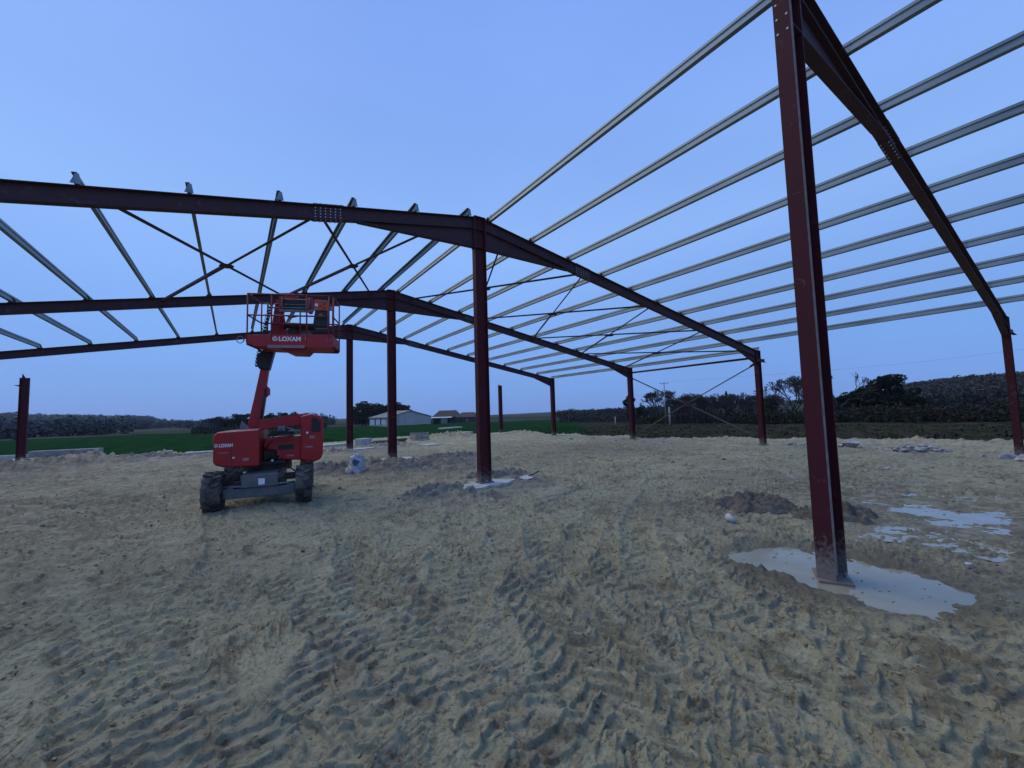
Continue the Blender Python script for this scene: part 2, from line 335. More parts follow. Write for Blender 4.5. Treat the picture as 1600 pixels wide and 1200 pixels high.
def sub(name, zid, material):
    f = Fq[zone == zid]; u, inv = np.unique(f, return_inverse=True); inv = inv.reshape(-1, 4); vv = V[u]
    me = bpy.data.meshes.new(name); me.vertices.add(len(vv)); me.vertices.foreach_set('co', vv.ravel().astype(np.float32))
    me.loops.add(inv.size); me.loops.foreach_set('vertex_index', inv.ravel().astype(np.int32))
    me.polygons.add(len(inv)); me.polygons.foreach_set('loop_start', np.arange(0, inv.size, 4, dtype=np.int32))
    me.update(calc_edges=True); me.polygons.foreach_set('use_smooth', np.ones(len(inv), bool)); me.materials.append(material)
    if me.polygons[0].normal.z < 0: me.flip_normals()
    o = bpy.data.objects.new(name, me); COL.objects.link(o); o['kind'] = 'structure'; return o
def soil_mat():
    m = bpy.data.materials.new('churned_sandy_soil'); m.use_nodes = True; n = m.node_tree; b = n.nodes['Principled BSDF']; L = n.links.new
    g = n.nodes.new('ShaderNodeNewGeometry'); P = g.outputs['Position']
    def nz(scale, det=5, dist=0, rough=.55):
        a = n.nodes.new('ShaderNodeTexNoise'); a.inputs['Scale'].default_value = scale; a.inputs['Detail'].default_value = det
        a.inputs['Distortion'].default_value = dist; a.inputs['Roughness'].default_value = rough; L(P, a.inputs[0]); return a.outputs[0]
    def mr(src, a, c, lo=0, hi=1):
        r = n.nodes.new('ShaderNodeMapRange'); r.inputs[1].default_value = a; r.inputs[2].default_value = c; r.inputs[3].default_value = lo; r.inputs[4].default_value = hi; L(src, r.inputs[0]); return r.outputs[0]
    def mix(f, A, B):
        x = n.nodes.new('ShaderNodeMix'); x.data_type = 'RGBA'; L(f, x.inputs[0])
        for k, c in ((6, A), (7, B)):
            if isinstance(c, tuple): x.inputs[k].default_value = (*c, 1)
            else: L(c, x.inputs[k])
        return x.outputs[2]
    c = mix(mr(nz(.45, 6), .38, .62), (.380, .350, .215), (.305, .280, .178))
    c = mix(mr(nz(2.6, 9, .9, .68), .50, .62, 0, .8), c, (.175, .145, .092))
    c = mix(mr(nz(18, 9, 1.0, .75), .54, .60, 0, .8), c, (.105, .080, .050))
    c = mix(mr(nz(7, 6, .5), .54, .70, 0, .7), c, (.440, .408, .265))
    c = mix(mr(nz(26, 6, .4), .56, .74, 0, .6), c, (.120, .096, .064))
    # greyer spoil thrown up round the footings
    acc = None
    for (hx, hy, hr, hh) in HEAPS[:18]:
        s = n.nodes.new('ShaderNodeVectorMath'); s.operation = 'DISTANCE'; L(P, s.inputs[0]); s.inputs[1].default_value = (hx, hy, 0)
        o = mr(s.outputs['Value'], hr*.45, hr*1.35, 1, 0)
        if acc is None: acc = o
        else:
            q = n.nodes.new('ShaderNodeMath'); q.operation = 'MAXIMUM'; L(acc, q.inputs[0]); L(o, q.inputs[1]); acc = q.outputs[0]
    q = n.nodes.new('ShaderNodeMath'); q.operation = 'MULTIPLY'; L(acc, q.inputs[0]); L(mr(nz(3, 6), .38, .56), q.inputs[1])
    c = mix(q.outputs[0], c, mix(mr(nz(12), .4, .6), (.115, .105, .092), (.20, .185, .165)))
    # damper, darker ground at either side of the site and round the middle columns
    zone_ = None
    for (hx, hy, r0, r1) in ((-10,9,3,7.5),(-10.5,18,3,8),(3.6,-1.8,1.6,4.2),(4.6,1.2,.8,3.0),(-.6,11.5,1.2,4.2),(8,11,1,5),(1.6,2.4,.3,1.8)):
        s = n.nodes.new('ShaderNodeVectorMath'); s.operation = 'DISTANCE'; L(P, s.inputs[0]); s.inputs[1].default_value = (hx, hy, 0); o = mr(s.outputs['Value'], r0, r1, 1, 0)
        if zone_ is None: zone_ = o
        else:
            q = n.nodes.new('ShaderNodeMath'); q.operation = 'MAXIMUM'; L(zone_, q.inputs[0]); L(o, q.inputs[1]); zone_ = q.outputs[0]
    q = n.nodes.new('ShaderNodeMath'); q.operation = 'MULTIPLY'; L(zone_, q.inputs[0]); L(mr(nz(5, 8, .8, .68), .44, .58, .15, .85), q.inputs[1])
    c = mix(q.outputs[0], c, (.150, .130, .094))
    s = n.nodes.new('ShaderNodeVectorMath'); s.operation = 'DISTANCE'; L(P, s.inputs[0]); s.inputs[1].default_value = (.12, .05, 0)
    ad = n.nodes.new('ShaderNodeMath'); ad.operation = 'MULTIPLY_ADD'; ad.inputs[1].default_value = .9; L(nz(2.5, 6), ad.inputs[0]); L(s.outputs['Value'], ad.inputs[2])
    c = mix(mr(ad.outputs[0], 1.15, 1.65, .8, 0), c, (.135, .120, .085))
    L(c, b.inputs['Base Color'])
    wet = mr(nz(1.1, 5), .5, .64, 1, 0)
    r = n.nodes.new('ShaderNodeMapRange'); r.inputs[3].default_value = .62; r.inputs[4].default_value = .92; L(wet, r.inputs[0]); L(r.outputs[0], b.inputs['Roughness'])
    b.inputs['Specular IOR Level'].default_value = .15
    u = n.nodes.new('ShaderNodeBump'); u.inputs['Strength'].default_value = .7; u.inputs['Distance'].default_value = .026; L(nz(30, 9, .5, .72), u.inputs['Height'])
    u2 = n.nodes.new('ShaderNodeBump'); u2.inputs['Strength'].default_value = .6; u2.inputs['Distance'].default_value = .06; L(nz(9, 6, .9, .6), u2.inputs['Height']); L(u2.outputs[0], u.inputs['Normal'])
    u3 = n.nodes.new('ShaderNodeBump'); u3.inputs['Strength'].default_value = .8; u3.inputs['Distance'].default_value = .010; L(nz(95, 6, .3, .7), u3.inputs['Height']); L(u.outputs[0], u3.inputs['Normal'])
    L(u3.outputs[0], b.inputs['Normal']); return m
M['soil'] = soil_mat()
M['field'] = mat('young_green_crop', (.008, .034, .012), .95, c2=(.016, .050, .018), stretch=(1, .06, 1), scale=.7, bump=1, bscale=6, spec=0)
M['rough'] = mat('rough_grass_bank', (.017, .025, .013), .95, c2=(.052, .046, .034), scale=.8, bump=1, bscale=8, spec=.0, detail=8)
M['hill'] = mat('distant_fields_and_woods', (.018, .026, .018), .95, c2=(.045, .060, .035), scale=.012, detail=6, spec=.05, contrast=(.42, .6))
sub('ground', 0, M['soil']); sub('field', 1, M['field']); sub('grass_bank', 2, M['rough']); sub('hills', 3, M['hill'])

# ------------------------------------------------------------------ water
def water_mat():
    m = mat('milky_standing_water', (.29, .27, .19), .12, c2=(.24, .22, .15), scale=3, spec=.35)
    n = m.node_tree; b = n.nodes['Principled BSDF']
    z = n.nodes.new('ShaderNodeTexNoise'); z.inputs['Scale'].default_value = 30; u = n.nodes.new('ShaderNodeBump'); u.inputs['Strength'].default_value = .12; u.inputs['Distance'].default_value = .004
    n.links.new(z.outputs[0], u.inputs['Height']); n.links.new(u.outputs[0], b.inputs['Normal']); return m
M['water'] = water_mat()
def sheet(name, pts, z, m):
    o = MB().add([(x, y, z) for x, y in pts], [tuple(range(len(pts)))]).build(name, m)
    if o.data.polygons[0].normal.z < 0: o.data.flip_normals()
    return o
P1 = [(.12+(x-.12)*1.35, (y-.05)*1.3+.05) for x, y in PUD1]
tag(sheet('puddle', P1, -.044, M['water']), 'milky grey puddle standing round the foot of the nearest steel column', 'puddle', kind='structure')
P2 = [(3.6+2.1*math.cos(t*.4)*(1+.1*math.sin(t*3)), -.25+1.35*math.sin(t*.4)) for t in range(16)]
tag(sheet('puddle', P2, -.0045, M['water']), 'shallow broken puddle of pale water behind the nearest column', 'puddle', kind='structure')

# ------------------------------------------------------------------ steel frame
W, D, H, h_ = 12.9, 6.52, 6.21, 3.81
bf, hd_ = .15, .29
def roofz(x): return H+(h_-H)*abs(x)/W if x > 0 else H+(3.90-H)*abs(x)/W
def hcolumn(mb, x, y, z0, z1, cover=False):
    t = .016
    for s in (-1, 1): mb.b2(x+s*(hd_/2)-(t if s > 0 else 0), x+s*(hd_/2)+(0 if s > 0 else t), y-bf/2, y+bf/2, z0, z1)
    mb.b2(x-hd_/2+t, x+hd_/2-t, y-.005, y+.005, z0, z1)
def baseplate(x, y, z, root, rot=0, s=.19):
    mb = MB(); rm = Matrix.Rotation(rot, 3, 'Z'); mb.box((x, y, z+.0125), (s*2, s*1.5, .025), rm)
    bp = mb.build('base_plate', M['primer'], root, bevel=.002)
    b = MB()
    for sx in (-1, 1):
        for sy in (-1, 1):
            o = rm @ Vector((sx*.02+sx*hd_*.0, sy*.105, 0)); b.tube([(x+o.x, y+o.y, z+.025), (x+o.x, y+o.y, z+.06)], .013, 6)
    b.build('anchor_bolts', M['galv_and_holes'], bp, kind='stuff')
def column(kind, x, y, label, group):
    root = empty('steel_column', (x, y, 0), label, 'column', group)
    top = H-.01 if kind == 'C' else h_+.02 if kind == 'R' else 3.82
    z0 = -.02 if (x, y) == (0, 0) else .056 if kind == 'C' else .04
    mb = MB(); hcolumn(mb, x, y, z0+.026 if (x, y) != (0, 0) else -.02, top); mb.build('h_section', M['primer'], root)
    baseplate(x, y, z0 if (x, y) != (0, 0) else -.046, root, rot=.5 if (x, y) == (0, 0) else 0, s=.175)
    cp = MB().b2(x-hd_/2-.005, x+hd_/2+.005, y-bf/2-.003, y+bf/2+.003, top+.001, top+.013)
    if kind != 'L' : cp.build('cap_plate', M['primer_dark'], root)
    st = MB()
    for zz in (top-.30, top-.74) if kind == 'C' else (top-.27, top-.55):
        for s in (-1, 1): st.b2(x-hd_/2+.017, x+hd_/2-.017, y+s*.006, y+s*(bf/2-.004), zz, zz+.012)
    if kind != 'L' : st.build('stiffener', M['primer_dark'], root)
    if (x, y) == (0, 0):
        e = MB().b2(x-hd_/2-.001, x-hd_/2+.045, y-bf/2-.004, y-bf/2-.001, 0.03, top-.02); e.build('dusty_flange_edge', M['edge_dust'], root)
    if kind == 'E':      # eave bracket left sticking out above the last columns
        pass
    return root
def eave_bracket(root, x, y, s):
    b = MB().b2(x-.26, x+.40, y-bf/2-.022, y-bf/2-.006, 3.36, 3.50); b.b2(x-.26, x+.40, y-bf/2-.08, y-bf/2-.0225, 3.36, 3.372)
    b.build('eave_bracket', M['primer'], root)
cg = 'ridge columns down the middle of the frame'; eg = 'eave columns along the right side'
c = column('C', 0, 0, 'nearest dark red steel column rising out of the grey puddle', cg)
sky_holes = MB()
for k in range(5):
    for s in (-1, 1): sky_holes.tube([(-hd_/2-.004, s*.045, H-.18-.16*k), (-hd_/2+.0, s*.045, H-.18-.16*k)], .011, 8)
sky_holes.build('bolts_and_holes', M['galv_and_holes'], c, kind='stuff')  # pale discs painted for sky showing through open bolt holes
column('C', 0, D, 'second ridge column in line from the puddle, on a pale concrete pad', cg)
column('C', 0, 2*D, 'third ridge column, right of the red lift, on a round concrete footing', cg)
column('C', 0, 3*D, 'farthest ridge column, close beside the red boom lift', cg)
lb = ['nearest eave column at the right edge of the photo', 'eave column second from the right edge, right end of the wall cross brace',
      'eave column at the left end of the wall cross brace', 'eave column carrying the far end of the farthest raised rafter']
for i in range(4):
    c = column('R', W, i*D, lb[i], eg)
    if i < 2: eave_bracket(c, W, i*D, 1)
    if i == 0:
        b = MB()
        for zz in (1.2, 2.1): b.b2(W-.10, W-.02, -bf/2-.07, -bf/2-.001, zz, zz+.012)
        b.build('cleat', M['primer'], c)
c = column('L', W, 4*D, 'lone far column without a rafter, between two frames in the distance', eg)
MB().prism([(0,0),(.1,0),(.02,.14)], (W-.12, 4*D, 3.82), (1,0,0), (0,0,1), (0,1,0), .012).build('cleat', M['primer_dark'], c)
c = column('L', -W+.32, 4*D, 'lone column at the left edge with cleats sticking out of its side', 'eave columns along the left side')
MB().prism([(0,0),(.12,0),(.02,.20)], (-W+.22, 4*D, 3.82), (1,0,0), (0,0,1), (0,1,0), .012).build('cleat', M['primer_dark'], c)
for zz in (3.45, 2.25, 1.05):
    MB().prism([(0,-.03),(0,.05),(-.20,.03)], (-W+.32-hd_/2-.001, 4*D, zz), (1,0,0), (0,0,1), (0,1,0), .012).build('cleat', M['primer_dark'], c)
for i in (1, 2, 3): column('L', -W, i*D, 'left eave column under the low end of rafter, outside the photo', 'eave columns along the left side')

RD, RBF = .275, .135
def rafter(i, side, label):
    y = i*D; sg = side; root = empty('rafter', (sg*hd_/2, y, roofz(sg*.15)), label, 'rafter', 'roof rafters of the steel frame')
    xa, xb = hd_/2+.014, W-hd_/2-.014
    if side < 0: xb = W+.14
    za = roofz(sg*xa); zb = roofz(sg*xb); t = .013
    def strip(mb, x0, x1, f0, f1, w):     # slab between two edge lines given as offset below the roof line
        vs = []
        for x, (lo, hi) in ((x0, f0), (x1, f1)):
            for yy in (-w/2, w/2):
                for z in (lo, hi): vs.append((sg*x, y+yy, z))
        mb.add(vs, [(0,1,3,2),(4,6,7,5),(0,4,5,1),(2,3,7,6),(0,2,6,4),(1,5,7,3)])
    mb = MB()
    strip(mb, xa, xb, (za-t, za), (zb-t, zb), RBF)
    strip(mb, xa, xb, (za-RD+t+.0005, za-t-.0005), (zb-RD+t+.0005, zb-t-.0005), .008)
    strip(mb, xa, xb, (za-RD, za-RD+t), (zb-RD, zb-RD+t), RBF)
    mb.build('i_beam', M['primer_dark'], root)
    # ridge haunch
    z1 = roofz(sg*2.75); mb = MB(); zh = H-.75
    strip(mb, xa, 2.75, (zh+t, za-RD-.001), (z1-RD-.003, z1-RD-.001), .009); strip(mb, xa, 2.75, (zh, zh+t-.001), (z1-RD-.014, z1-RD-.002), RBF)
    mb.build('haunch', M['primer_dark'], root)
    mb = MB().b2(sg*(hd_/2+.0015), sg*(hd_/2+.0135), y-bf/2, y+bf/2, zh-.02, za+.005); ep = mb.build('end_plate', M['primer_dark'], root)
    bb = MB()
    for k in range(7):
        for s in (-1, 1):
            zz = zh+.06+.09*k; bb.tube([(sg*(hd_/2+.0135), y+s*.045, zz), (sg*(hd_/2+.034), y+s*.045, zz)], .013, 6)
    bb.build('bolts_and_holes', M['primer_dark'], ep, kind='stuff')
    if side > 0:      # eave haunch
        x2 = W-1.45; z2 = roofz(x2); mb = MB()
        strip(mb, x2, xb, (z2-RD-.003, z2-RD-.001), (zb-RD-.24, zb-RD-.001), .009); strip(mb, x2, xb, (z2-RD-.014, z2-RD-.0035), (zb-RD-.253, zb-RD-.2405), RBF)
        mb.build('eave_haunch', M['primer_dark'], root)
        MB().b2(xb+.0005, xb+.0125, y-bf/2, y+bf/2, zb-RD-.27, zb+.005).build('end_plate', M['primer_dark'], root)
    # site splice
    x0, x1 = 3.02, 3.56; zc, zd = roofz(sg*x0), roofz(sg*x1); mb = MB()
    for s in (-1, 1):
        vs = []
        for x, z in ((x0, zc), (x1, zd)):
            for yy in (s*.0045, s*.0145):
                for zz in (z-RD+.028, z-.028): vs.append((sg*x, y+yy, zz))
        mb.add(vs, [(0,1,3,2),(4,6,7,5),(0,4,5,1),(2,3,7,6),(0,2,6,4),(1,5,7,3)])
    for off in (.0005, -RD-.0105):
        strip(mb, x0, x1, (zc+off, zc+off+.010), (zd+off, zd+off+.010), RBF+.004)
    sp = mb.build('splice_plate', M['primer_dark'], root)
    bb = MB()
    for a in range(6):
        x = x0+.05+.088*a; z = roofz(sg*x)
        for k in range(4):
            zz = z-.052-.057*k; bb.tube([(sg*x, y-.021, zz), (sg*x, y+.021, zz)], .0115, 6)
        for s in (-1, 1):
            for yy in (-.045, .045): bb.tube([(sg*x, y+yy, z+(.010 if s > 0 else -RD-.010)), (sg*x, y+yy, z+(.026 if s > 0 else -RD-.028))], .011, 6)
    bb.build('bolts_and_holes', M['galv_and_holes'], sp, kind='stuff')
    return root
PX = [.27+1.265*k for k in range(10)]
def purlin_cleats(root, i, side):
    for k, x in enumerate(PX):
        if side < 0 and i == 1 and False: continue
        xx = (x-.012 if side > 0 else -(x+.02)) ; z = roofz(xx)
        sl_ = math.atan2(roofz(side*5)-roofz(side*6), -1)*1.0
        MB().prism([(-.07, .0), (.05, .0), (.02, .15), (-.02, .15)] if side < 0 and i == 1 else [(-.09, .0), (.07, .0), (.012, .125), (-.012, .125)], (xx, i*D-(.105 if side < 0 and i == 1 else .006), z+.001), (1,0,0), (0,0,1), (0,1,0), .010).build('purlin_cleat', M['galv'] if side < 0 and i == 1 else M['primer_dark'], root)
rl = {(0,1):'nearest dark rafter sloping down to the right edge from the puddle column', (1,1):'rafter sloping right from the second ridge column to its eave column',
      (2,1):'right rafter of the third frame, ending at the left of the wall brace', (3,1):'farthest right rafter, thinnest of those sloping right',
      (1,-1):'nearest left rafter, bolted splice plate in its middle, crossing above the lift', (2,-1):'middle left rafter passing behind the lift basket',
      (3,-1):'farthest and lowest left rafter, passing behind the basket floor'}
for (i, s), lab in rl.items(): purlin_cleats(rafter(i, s, lab), i, s)

# purlins: galvanised sigma section, one length per bay
PH, PB = .155, .055
def purlin_mesh(side):
    sec = [(PB,0),(PB,-.0),(0,0),(0,PH*.28),(.014,PH*.36),(.014,PH*.64),(0,PH*.72),(0,PH),(PB,PH)]
    # mid-line of the profile, thickened into a thin closed section
    mid = [(PB,.018),(PB,0),(0,0),(0,PH*.27),(.015,PH*.35),(.015,PH*.65),(0,PH*.73),(0,PH),(PB,PH),(PB,PH-.018)]
    t = .0035; prof = []
    def offs(pts, d):
        o = []
        for k, (x, y) in enumerate(pts):
            a = pts[max(k-1, 0)]; b = pts[min(k+1, len(pts)-1)]; vx, vy = b[0]-a[0], b[1]-a[1]; l = math.hypot(vx, vy) or 1
            o.append((x-vy/l*d, y+vx/l*d))
        return o
    prof = offs(mid, t)+offs(mid, -t)[::-1]; n = len(prof); k = len(mid)
    ang = math.atan2(roofz(side*6)-roofz(side*5), 1)*1.0
    c_, s_ = math.cos(ang), math.sin(ang)
    me = bpy.data.meshes.new('purlin'); vs = []
    for y in (0, 1):
        for x, z in prof: vs.append((side*(x*c_-z*s_), y*(D+.18)-.09, x*s_+z*c_))
    fs = [(j, (j+1) % n, n+(j+1) % n, n+j) for j in range(n)]
    for base in (0, n):
        for j in range(k-1): fs.append((base+j, base+j+1, base+n-2-j, base+n-1-j))
    me.from_pydata(vs, [], fs); me.validate(); me.update(); me.materials.append(M['galv']); return me
PM = {1: purlin_mesh(1), -1: purlin_mesh(-1)}
bayname = {(-1,1):'in the bay nearest the viewer on the right', (0,1):'right of the second frame, bay towards the nearest column', (1,1):'right slope, bay between the second and third frames',
           (2,1):'right slope, farthest bay', (1,-1):'left slope, bay nearest the viewer', (2,-1):'left slope, farthest bay'}
ordn = ['ridge', 'second from the ridge', 'third from the ridge', 'fourth from the ridge', 'fifth from the ridge', 'sixth from the ridge', 'seventh from the ridge', 'eighth from the ridge', 'ninth from the ridge', 'lowest']
for (b, s), bn in bayname.items():
    for k, x in enumerate(PX):
        o = bpy.data.objects.new('purlin', PM[s]); COL.objects.link(o)
        xx = s*x; o.location = (xx, b*D, roofz(xx)+.014+(.0045 if b % 2 else 0)); o.rotation_euler.z = random.uniform(-.0008, .0008)
        tag(o, 'galvanised purlin, %s, %s' % (ordn[k], bn), 'purlin', 'galvanised roof purlins')
for b in (1, 2):
    o = bpy.data.objects.new('purlin', PM[1]); COL.objects.link(o); o.location = (W-.02, b*D, h_+.016+(.0045 if b % 2 else 0))
    tag(o, 'galvanised eave purlin along the column heads, %s' % ('over the wall cross brace' if b == 1 else 'in the farthest bay'), 'purlin', 'galvanised roof purlins')

# bracing
def angle_bar(mb, p, q, w=.062, t=.007):
    p, q = Vector(p), Vector(q); d = (q-p).normalized(); sd_ = d.cross(Vector((0, 0, 1))).normalized(); up = sd_.cross(d).normalized()
    L_ = (q-p).length
    mb.prism([(0,0),(w,0),(w,t),(t,t),(t,w),(0,w)], p-sd_*w/2-up*w/2, sd_, up, d, L_)
def cross_brace(A, B, C_, D_, label, nrm, cat='brace', group='crossed roof braces'):
    """bars A-B (through) and C_-mid-D_ with a gusset in the middle"""
    A, B, C_, D_ = map(Vector, (A, B, C_, D_)); mid = (A+B)/2
    root = empty('cross_brace', mid, label, cat, group)
    wd_ = .046 if nrm[0] > 0 else .062; bm_ = M['bar_dusty'] if not nrm[2] else M['primer_dark']
    m1 = MB(); angle_bar(m1, A, B, wd_); m1.build('bar', bm_, root)
    g = (C_-mid).normalized()
    for E_ in (C_, D_):
        m2 = MB(); dd = (E_-mid).normalized(); angle_bar(m2, mid+dd*.09, E_, wd_); m2.build('bar', bm_, root)
    n = Vector(nrm).normalized(); e1 = (B-A).normalized(); e2 = n.cross(e1).normalized()
    g1 = (C_-mid).normalized(); x_, y_ = g1.dot(e1), g1.dot(e2)
    mp_ = [(.18, .05), (.08, .13), (-.08, .13), (-.18, .05), (-.18, -.05), (-.08, -.13), (.08, -.13), (.18, -.05)]
    MB().prism(mp_, mid-n*.034, e1, e2, n, .010).build('gusset_plate', M['primer_dark'], root)
    for P_ in (A, B, C_, D_):
        dd = (mid-P_).normalized(); f = n.cross(dd).normalized()
        MB().prism([(-.02,-.05),(.22,-.04),(.22,.04),(-.02,.07)], P_-n*.032, dd, f, n, .008).build('end_gusset', M['primer_dark'], root)
def rn(x, i): return (x, i*D+(.07 if i == 1 else -.07), roofz(x)-.10)
nodes = [.75, 3.42, 6.4, 9.3, 12.35]
for s in (-1, 1):
    for k in range(4):
        if s < 0 and k > 1: continue
        a, b = s*nodes[k], s*nodes[k+1]
        nm = ['next to the ridge', 'second from the ridge', 'third from the ridge', 'lowest, at the eave'][k]
        nrm = (roofz(5)-roofz(6), 0, 1) if s > 0 else (roofz(-6)-roofz(-5), 0, 1)
        cross_brace(rn(b, 1), rn(a, 2), rn(a, 1), rn(b, 2), 'dark crossed roof brace on the %s slope, %s' % ('right' if s > 0 else 'left', nm), nrm)
xw = W
cross_brace((xw, 2*D-.06, 3.30), (xw, D+.10, .30), (xw, D+.10, 3.30), (xw, 2*D-.10, .22), 'dark crossed wall brace between two right eave columns', (1, 0, 0), group=None)
tb = MB(); tb.tube([(W, D+.01, 3.56), (W, 2*D-.01, 3.56)], .048, 10); o = tb.build('eave_tie', M['primer'], smooth=True)
tag(o, 'dark red tube tying two eave column heads above the wall brace', 'tie beam')
# ------------------------------------------------------------------ boom lift
class LB(MB):
    """coordinates given in the lift's own frame: x along its axle, -y towards the viewer"""
    def build(s, name, m, parent, **k):
        if LIFTM is not None: s.v = [LIFTM @ v for v in s.v]
        return super().build(name, m, parent, **k)
lift = empty('boom_lift', (-4.25, 7.58, 0), 'red articulated boom lift with its basket raised under the middle rafters', 'boom lift', rz=R(-9))
LIFTM = ROOTS[lift.name]
def text_mesh(body, size, parent, m, matrix, name='lettering', ext=.003, bold=.02, sx=1.0):
    cu = bpy.data.curves.new('t', 'FONT'); cu.body = body; cu.size = size; cu.extrude = ext; cu.offset = bold*size
    cu.align_x = 'LEFT'; cu.resolution_u = 3
    t = bpy.data.objects.new('t', cu); COL.objects.link(t); bpy.context.view_layer.update()
    me = bpy.data.meshes.new_from_object(t.evaluated_get(bpy.context.evaluated_depsgraph_get()))
    bpy.data.objects.remove(t); me.name = name
    me.transform(matrix @ Matrix.Diagonal((sx, 1, 1, 1))); me.materials.clear(); me.materials.append(m)
    o = bpy.data.objects.new(name, me); COL.objects.link(o); o.parent = parent; return o
def wheel(x, y, z=.02):
    r, w = .345, .28; t = LB(); n = 28
    prof = [(.20, -w/2*.86), (.30, -w/2), (r-.03, -w/2*.96), (r-.012, -w/2*.7), (r-.008, w/2*.7), (r-.03, w/2*.96), (.30, w/2), (.20, w/2*.86)]
    vs = [(x+b, y+a*math.cos(2*math.pi*k/n), z+r+a*math.sin(2*math.pi*k/n)) for k in range(n) for a, b in prof]; q = len(prof)
    t.add(vs, [(k*q+j, k*q+(j+1) % q, ((k+1) % n)*q+(j+1) % q, ((k+1) % n)*q+j) for k in range(n) for j in range(q)])
    wh = t.build('wheel', M['rubber'], lift, smooth=False)
    g = LB()
    for k in range(14):
        for s in (-1, 1):
            a = 2*math.pi*(k+.5*(s > 0))/14; rot = Matrix.Rotation(-a, 3, 'X') @ Matrix.Rotation(s*.45, 3, 'Y' if False else 'Z')
            c = Vector((x+s*w*.25, y+math.sin(a)*(r-.002), z+r+math.cos(a)*(r-.002)))
            g.box(c, (w*.50, .042, .04), Matrix.Rotation(-a, 3, 'X') @ Matrix.Rotation(s*.5, 3, 'Z'))
    g.build('tread_lugs', M['rubber'], wh, kind='stuff')
    g = LB()
    for s in (-1, 1): g.tube([(x+s*.07, y, z+r), (x+s*.10, y, z+r)], .19, 18)
    g.tube([(x-.13, y, z+r), (x+.13, y, z+r)], .08, 12); g.build('rim', M['chassis'], wh)
for y in (-.17, 1.72):
    for x in (-.72, .72): wheel(x, y, zt(*(LIFTM @ Vector((x, y, 0))).to_2d())-.02 if False else .0)
LB().b2(-.57, .57, -.30, -.05, .21, .38).build('axle_beam', M['chassis'], lift, bevel=.012)
LB().b2(-.50, .50, 1.60, 1.84, .24, .40).build('axle_beam', M['chassis'], lift, bevel=.012)
LB().b2(-.29, .29, -.34, 2.0, .385, .62).build('chassis', M['chassis'], lift, bevel=.015)
LB().b2(-.02, .08, -.346, -.3405, .43, .54).build('sticker', M['white'], lift)
LB().b2(-.42, .42, -.27, -.10, .3805, .50).build('axle_housing', M['black'], lift, bevel=.01)
for s in (-1, 1):
    LB().tube([(s*.25, -.2, .58), (s*.36, -.22, .68), (s*.50, -.24, .68), (s*.58, -.22, .60)], .014, 6).build('hose', M['black'], lift, smooth=True)
    LB().tube([(s*.28, -.32, .42), (s*.56, -.25, .42)], .02, 6).build('steering_rod', M['grey_part'], lift, smooth=True)
LB().tube([(.0, .75, .60), (.0, .75, .76)], .46, 28).build('slew_ring', M['black'], lift)
LB().b2(-.25, .35, .2, 1.4, .745, .80).build('turntable', M['black'], lift)
hood = LB().prism([(-.76,.87),(-.72,.80),(-.58,.755),(-.04,.735),(-.04,1.43),(-.70,1.40),(-.76,1.35)], (0,-.12,0), (1,0,0), (0,0,1), (0,1,0), 1.45).build('engine_hood', M['red'], lift, bevel=.03)
LB().b2(-.74, -.05, -.1, 1.3, 1.4185, 1.424).build('dusty_top', M['pale'], lift) if False else None
LB().b2(-.475, -.469, -.124, -.1205, .79, 1.38).build('panel_joint', M['black'], hood)
tx = Matrix.Translation((-.735, -.122, 1.13)) @ Matrix.Rotation(R(90), 4, 'X')
text_mesh('O LOXAM', .085, lift, M['white'], tx, bold=.03, ext=.001, sx=.72)
LB().b2(-.50+.04, -.50+.075, -.1245, -.1205, .915, .94).build('latch', M['white'], hood)
LB().b2(-.71, -.50, -.1235, -.1205, 1.33, 1.336).build('seam', M['red_dusty'], hood)
# right-hand side: tail box with the folded lower arms above the cover
tail = LB().prism([(.64,.76),(.90,.73),(1.02,.78),(1.05,.90),(1.06,1.55),(1.00,1.66),(.82,1.70),(.64,1.66)], (0,.18,0), (1,0,0), (0,0,1), (0,1,0), .95).build('counterweight', M['red'], lift, bevel=.035)
LB().prism([(.83,1.33),(1.00,1.33),(1.01,1.52),(.93,1.62),(.84,1.62)], (0,.165,0), (1,0,0), (0,0,1), (0,1,0), .012).build('dark_opening_plate', M['black'], tail, bevel=.004)  # flat black plate stands for the shade inside an opening
for x, z in ((.76,1.32),(.15,.81)): LB().tube([(x,.165,z),(x,.19,z)], .022, 10).build('marker', M['white'], tail if x > .5 else lift)
cov = LB().prism([(.20,.90),(.34,.80),(.66,.77),(.66,1.26),(.02,1.24),(-.02,1.10),(.02,1.02),(.20,1.00)], (0,.26,0), (1,0,0), (0,0,1), (0,1,0), .8).build('side_cover', M['red'], lift, bevel=.02)
LB().b2(.24, .52, .2535, .2585, 1.00, 1.10).build('dark_slot_plate', M['black'], cov)  # black plate paints the dark inside a slot of the cover
LB().b2(.03, .66, .24, .2585, 1.165, 1.185).build('cover_rib', M['red_dusty'], cov)
LB().b2(-.03, .20, .30, 1.1, .80, 1.02).build('hydraulic_tank', M['black'], lift, bevel=.02)
LB().prism([(.03,1.27),(.50,1.27),(.50,1.38),(.34,1.44),(.12,1.38)], (0,.34,0), (1,0,0), (0,0,1), (0,1,0), .5).build('valve_block', M['black'], lift, bevel=.01)
LB().b2(.22, .36, .30, .4, 1.36, 1.47).build('valve', M['grey_part'], lift, bevel=.015)
LB().b2(.42, .62, .25, .3, 1.36, 1.385).build('cover_rail', M['pale'], lift)
LB().prism([(-.10,1.40),(.62,1.47),(.70,1.40),(.98,1.42),(1.02,1.58),(.94,1.69),(.70,1.71),(.60,1.70),(-.10,1.60)], (0,.44,0), (1,0,0), (0,0,1), (0,1,0), .24).build('lower_arm', M['red'], lift, bevel=.012)
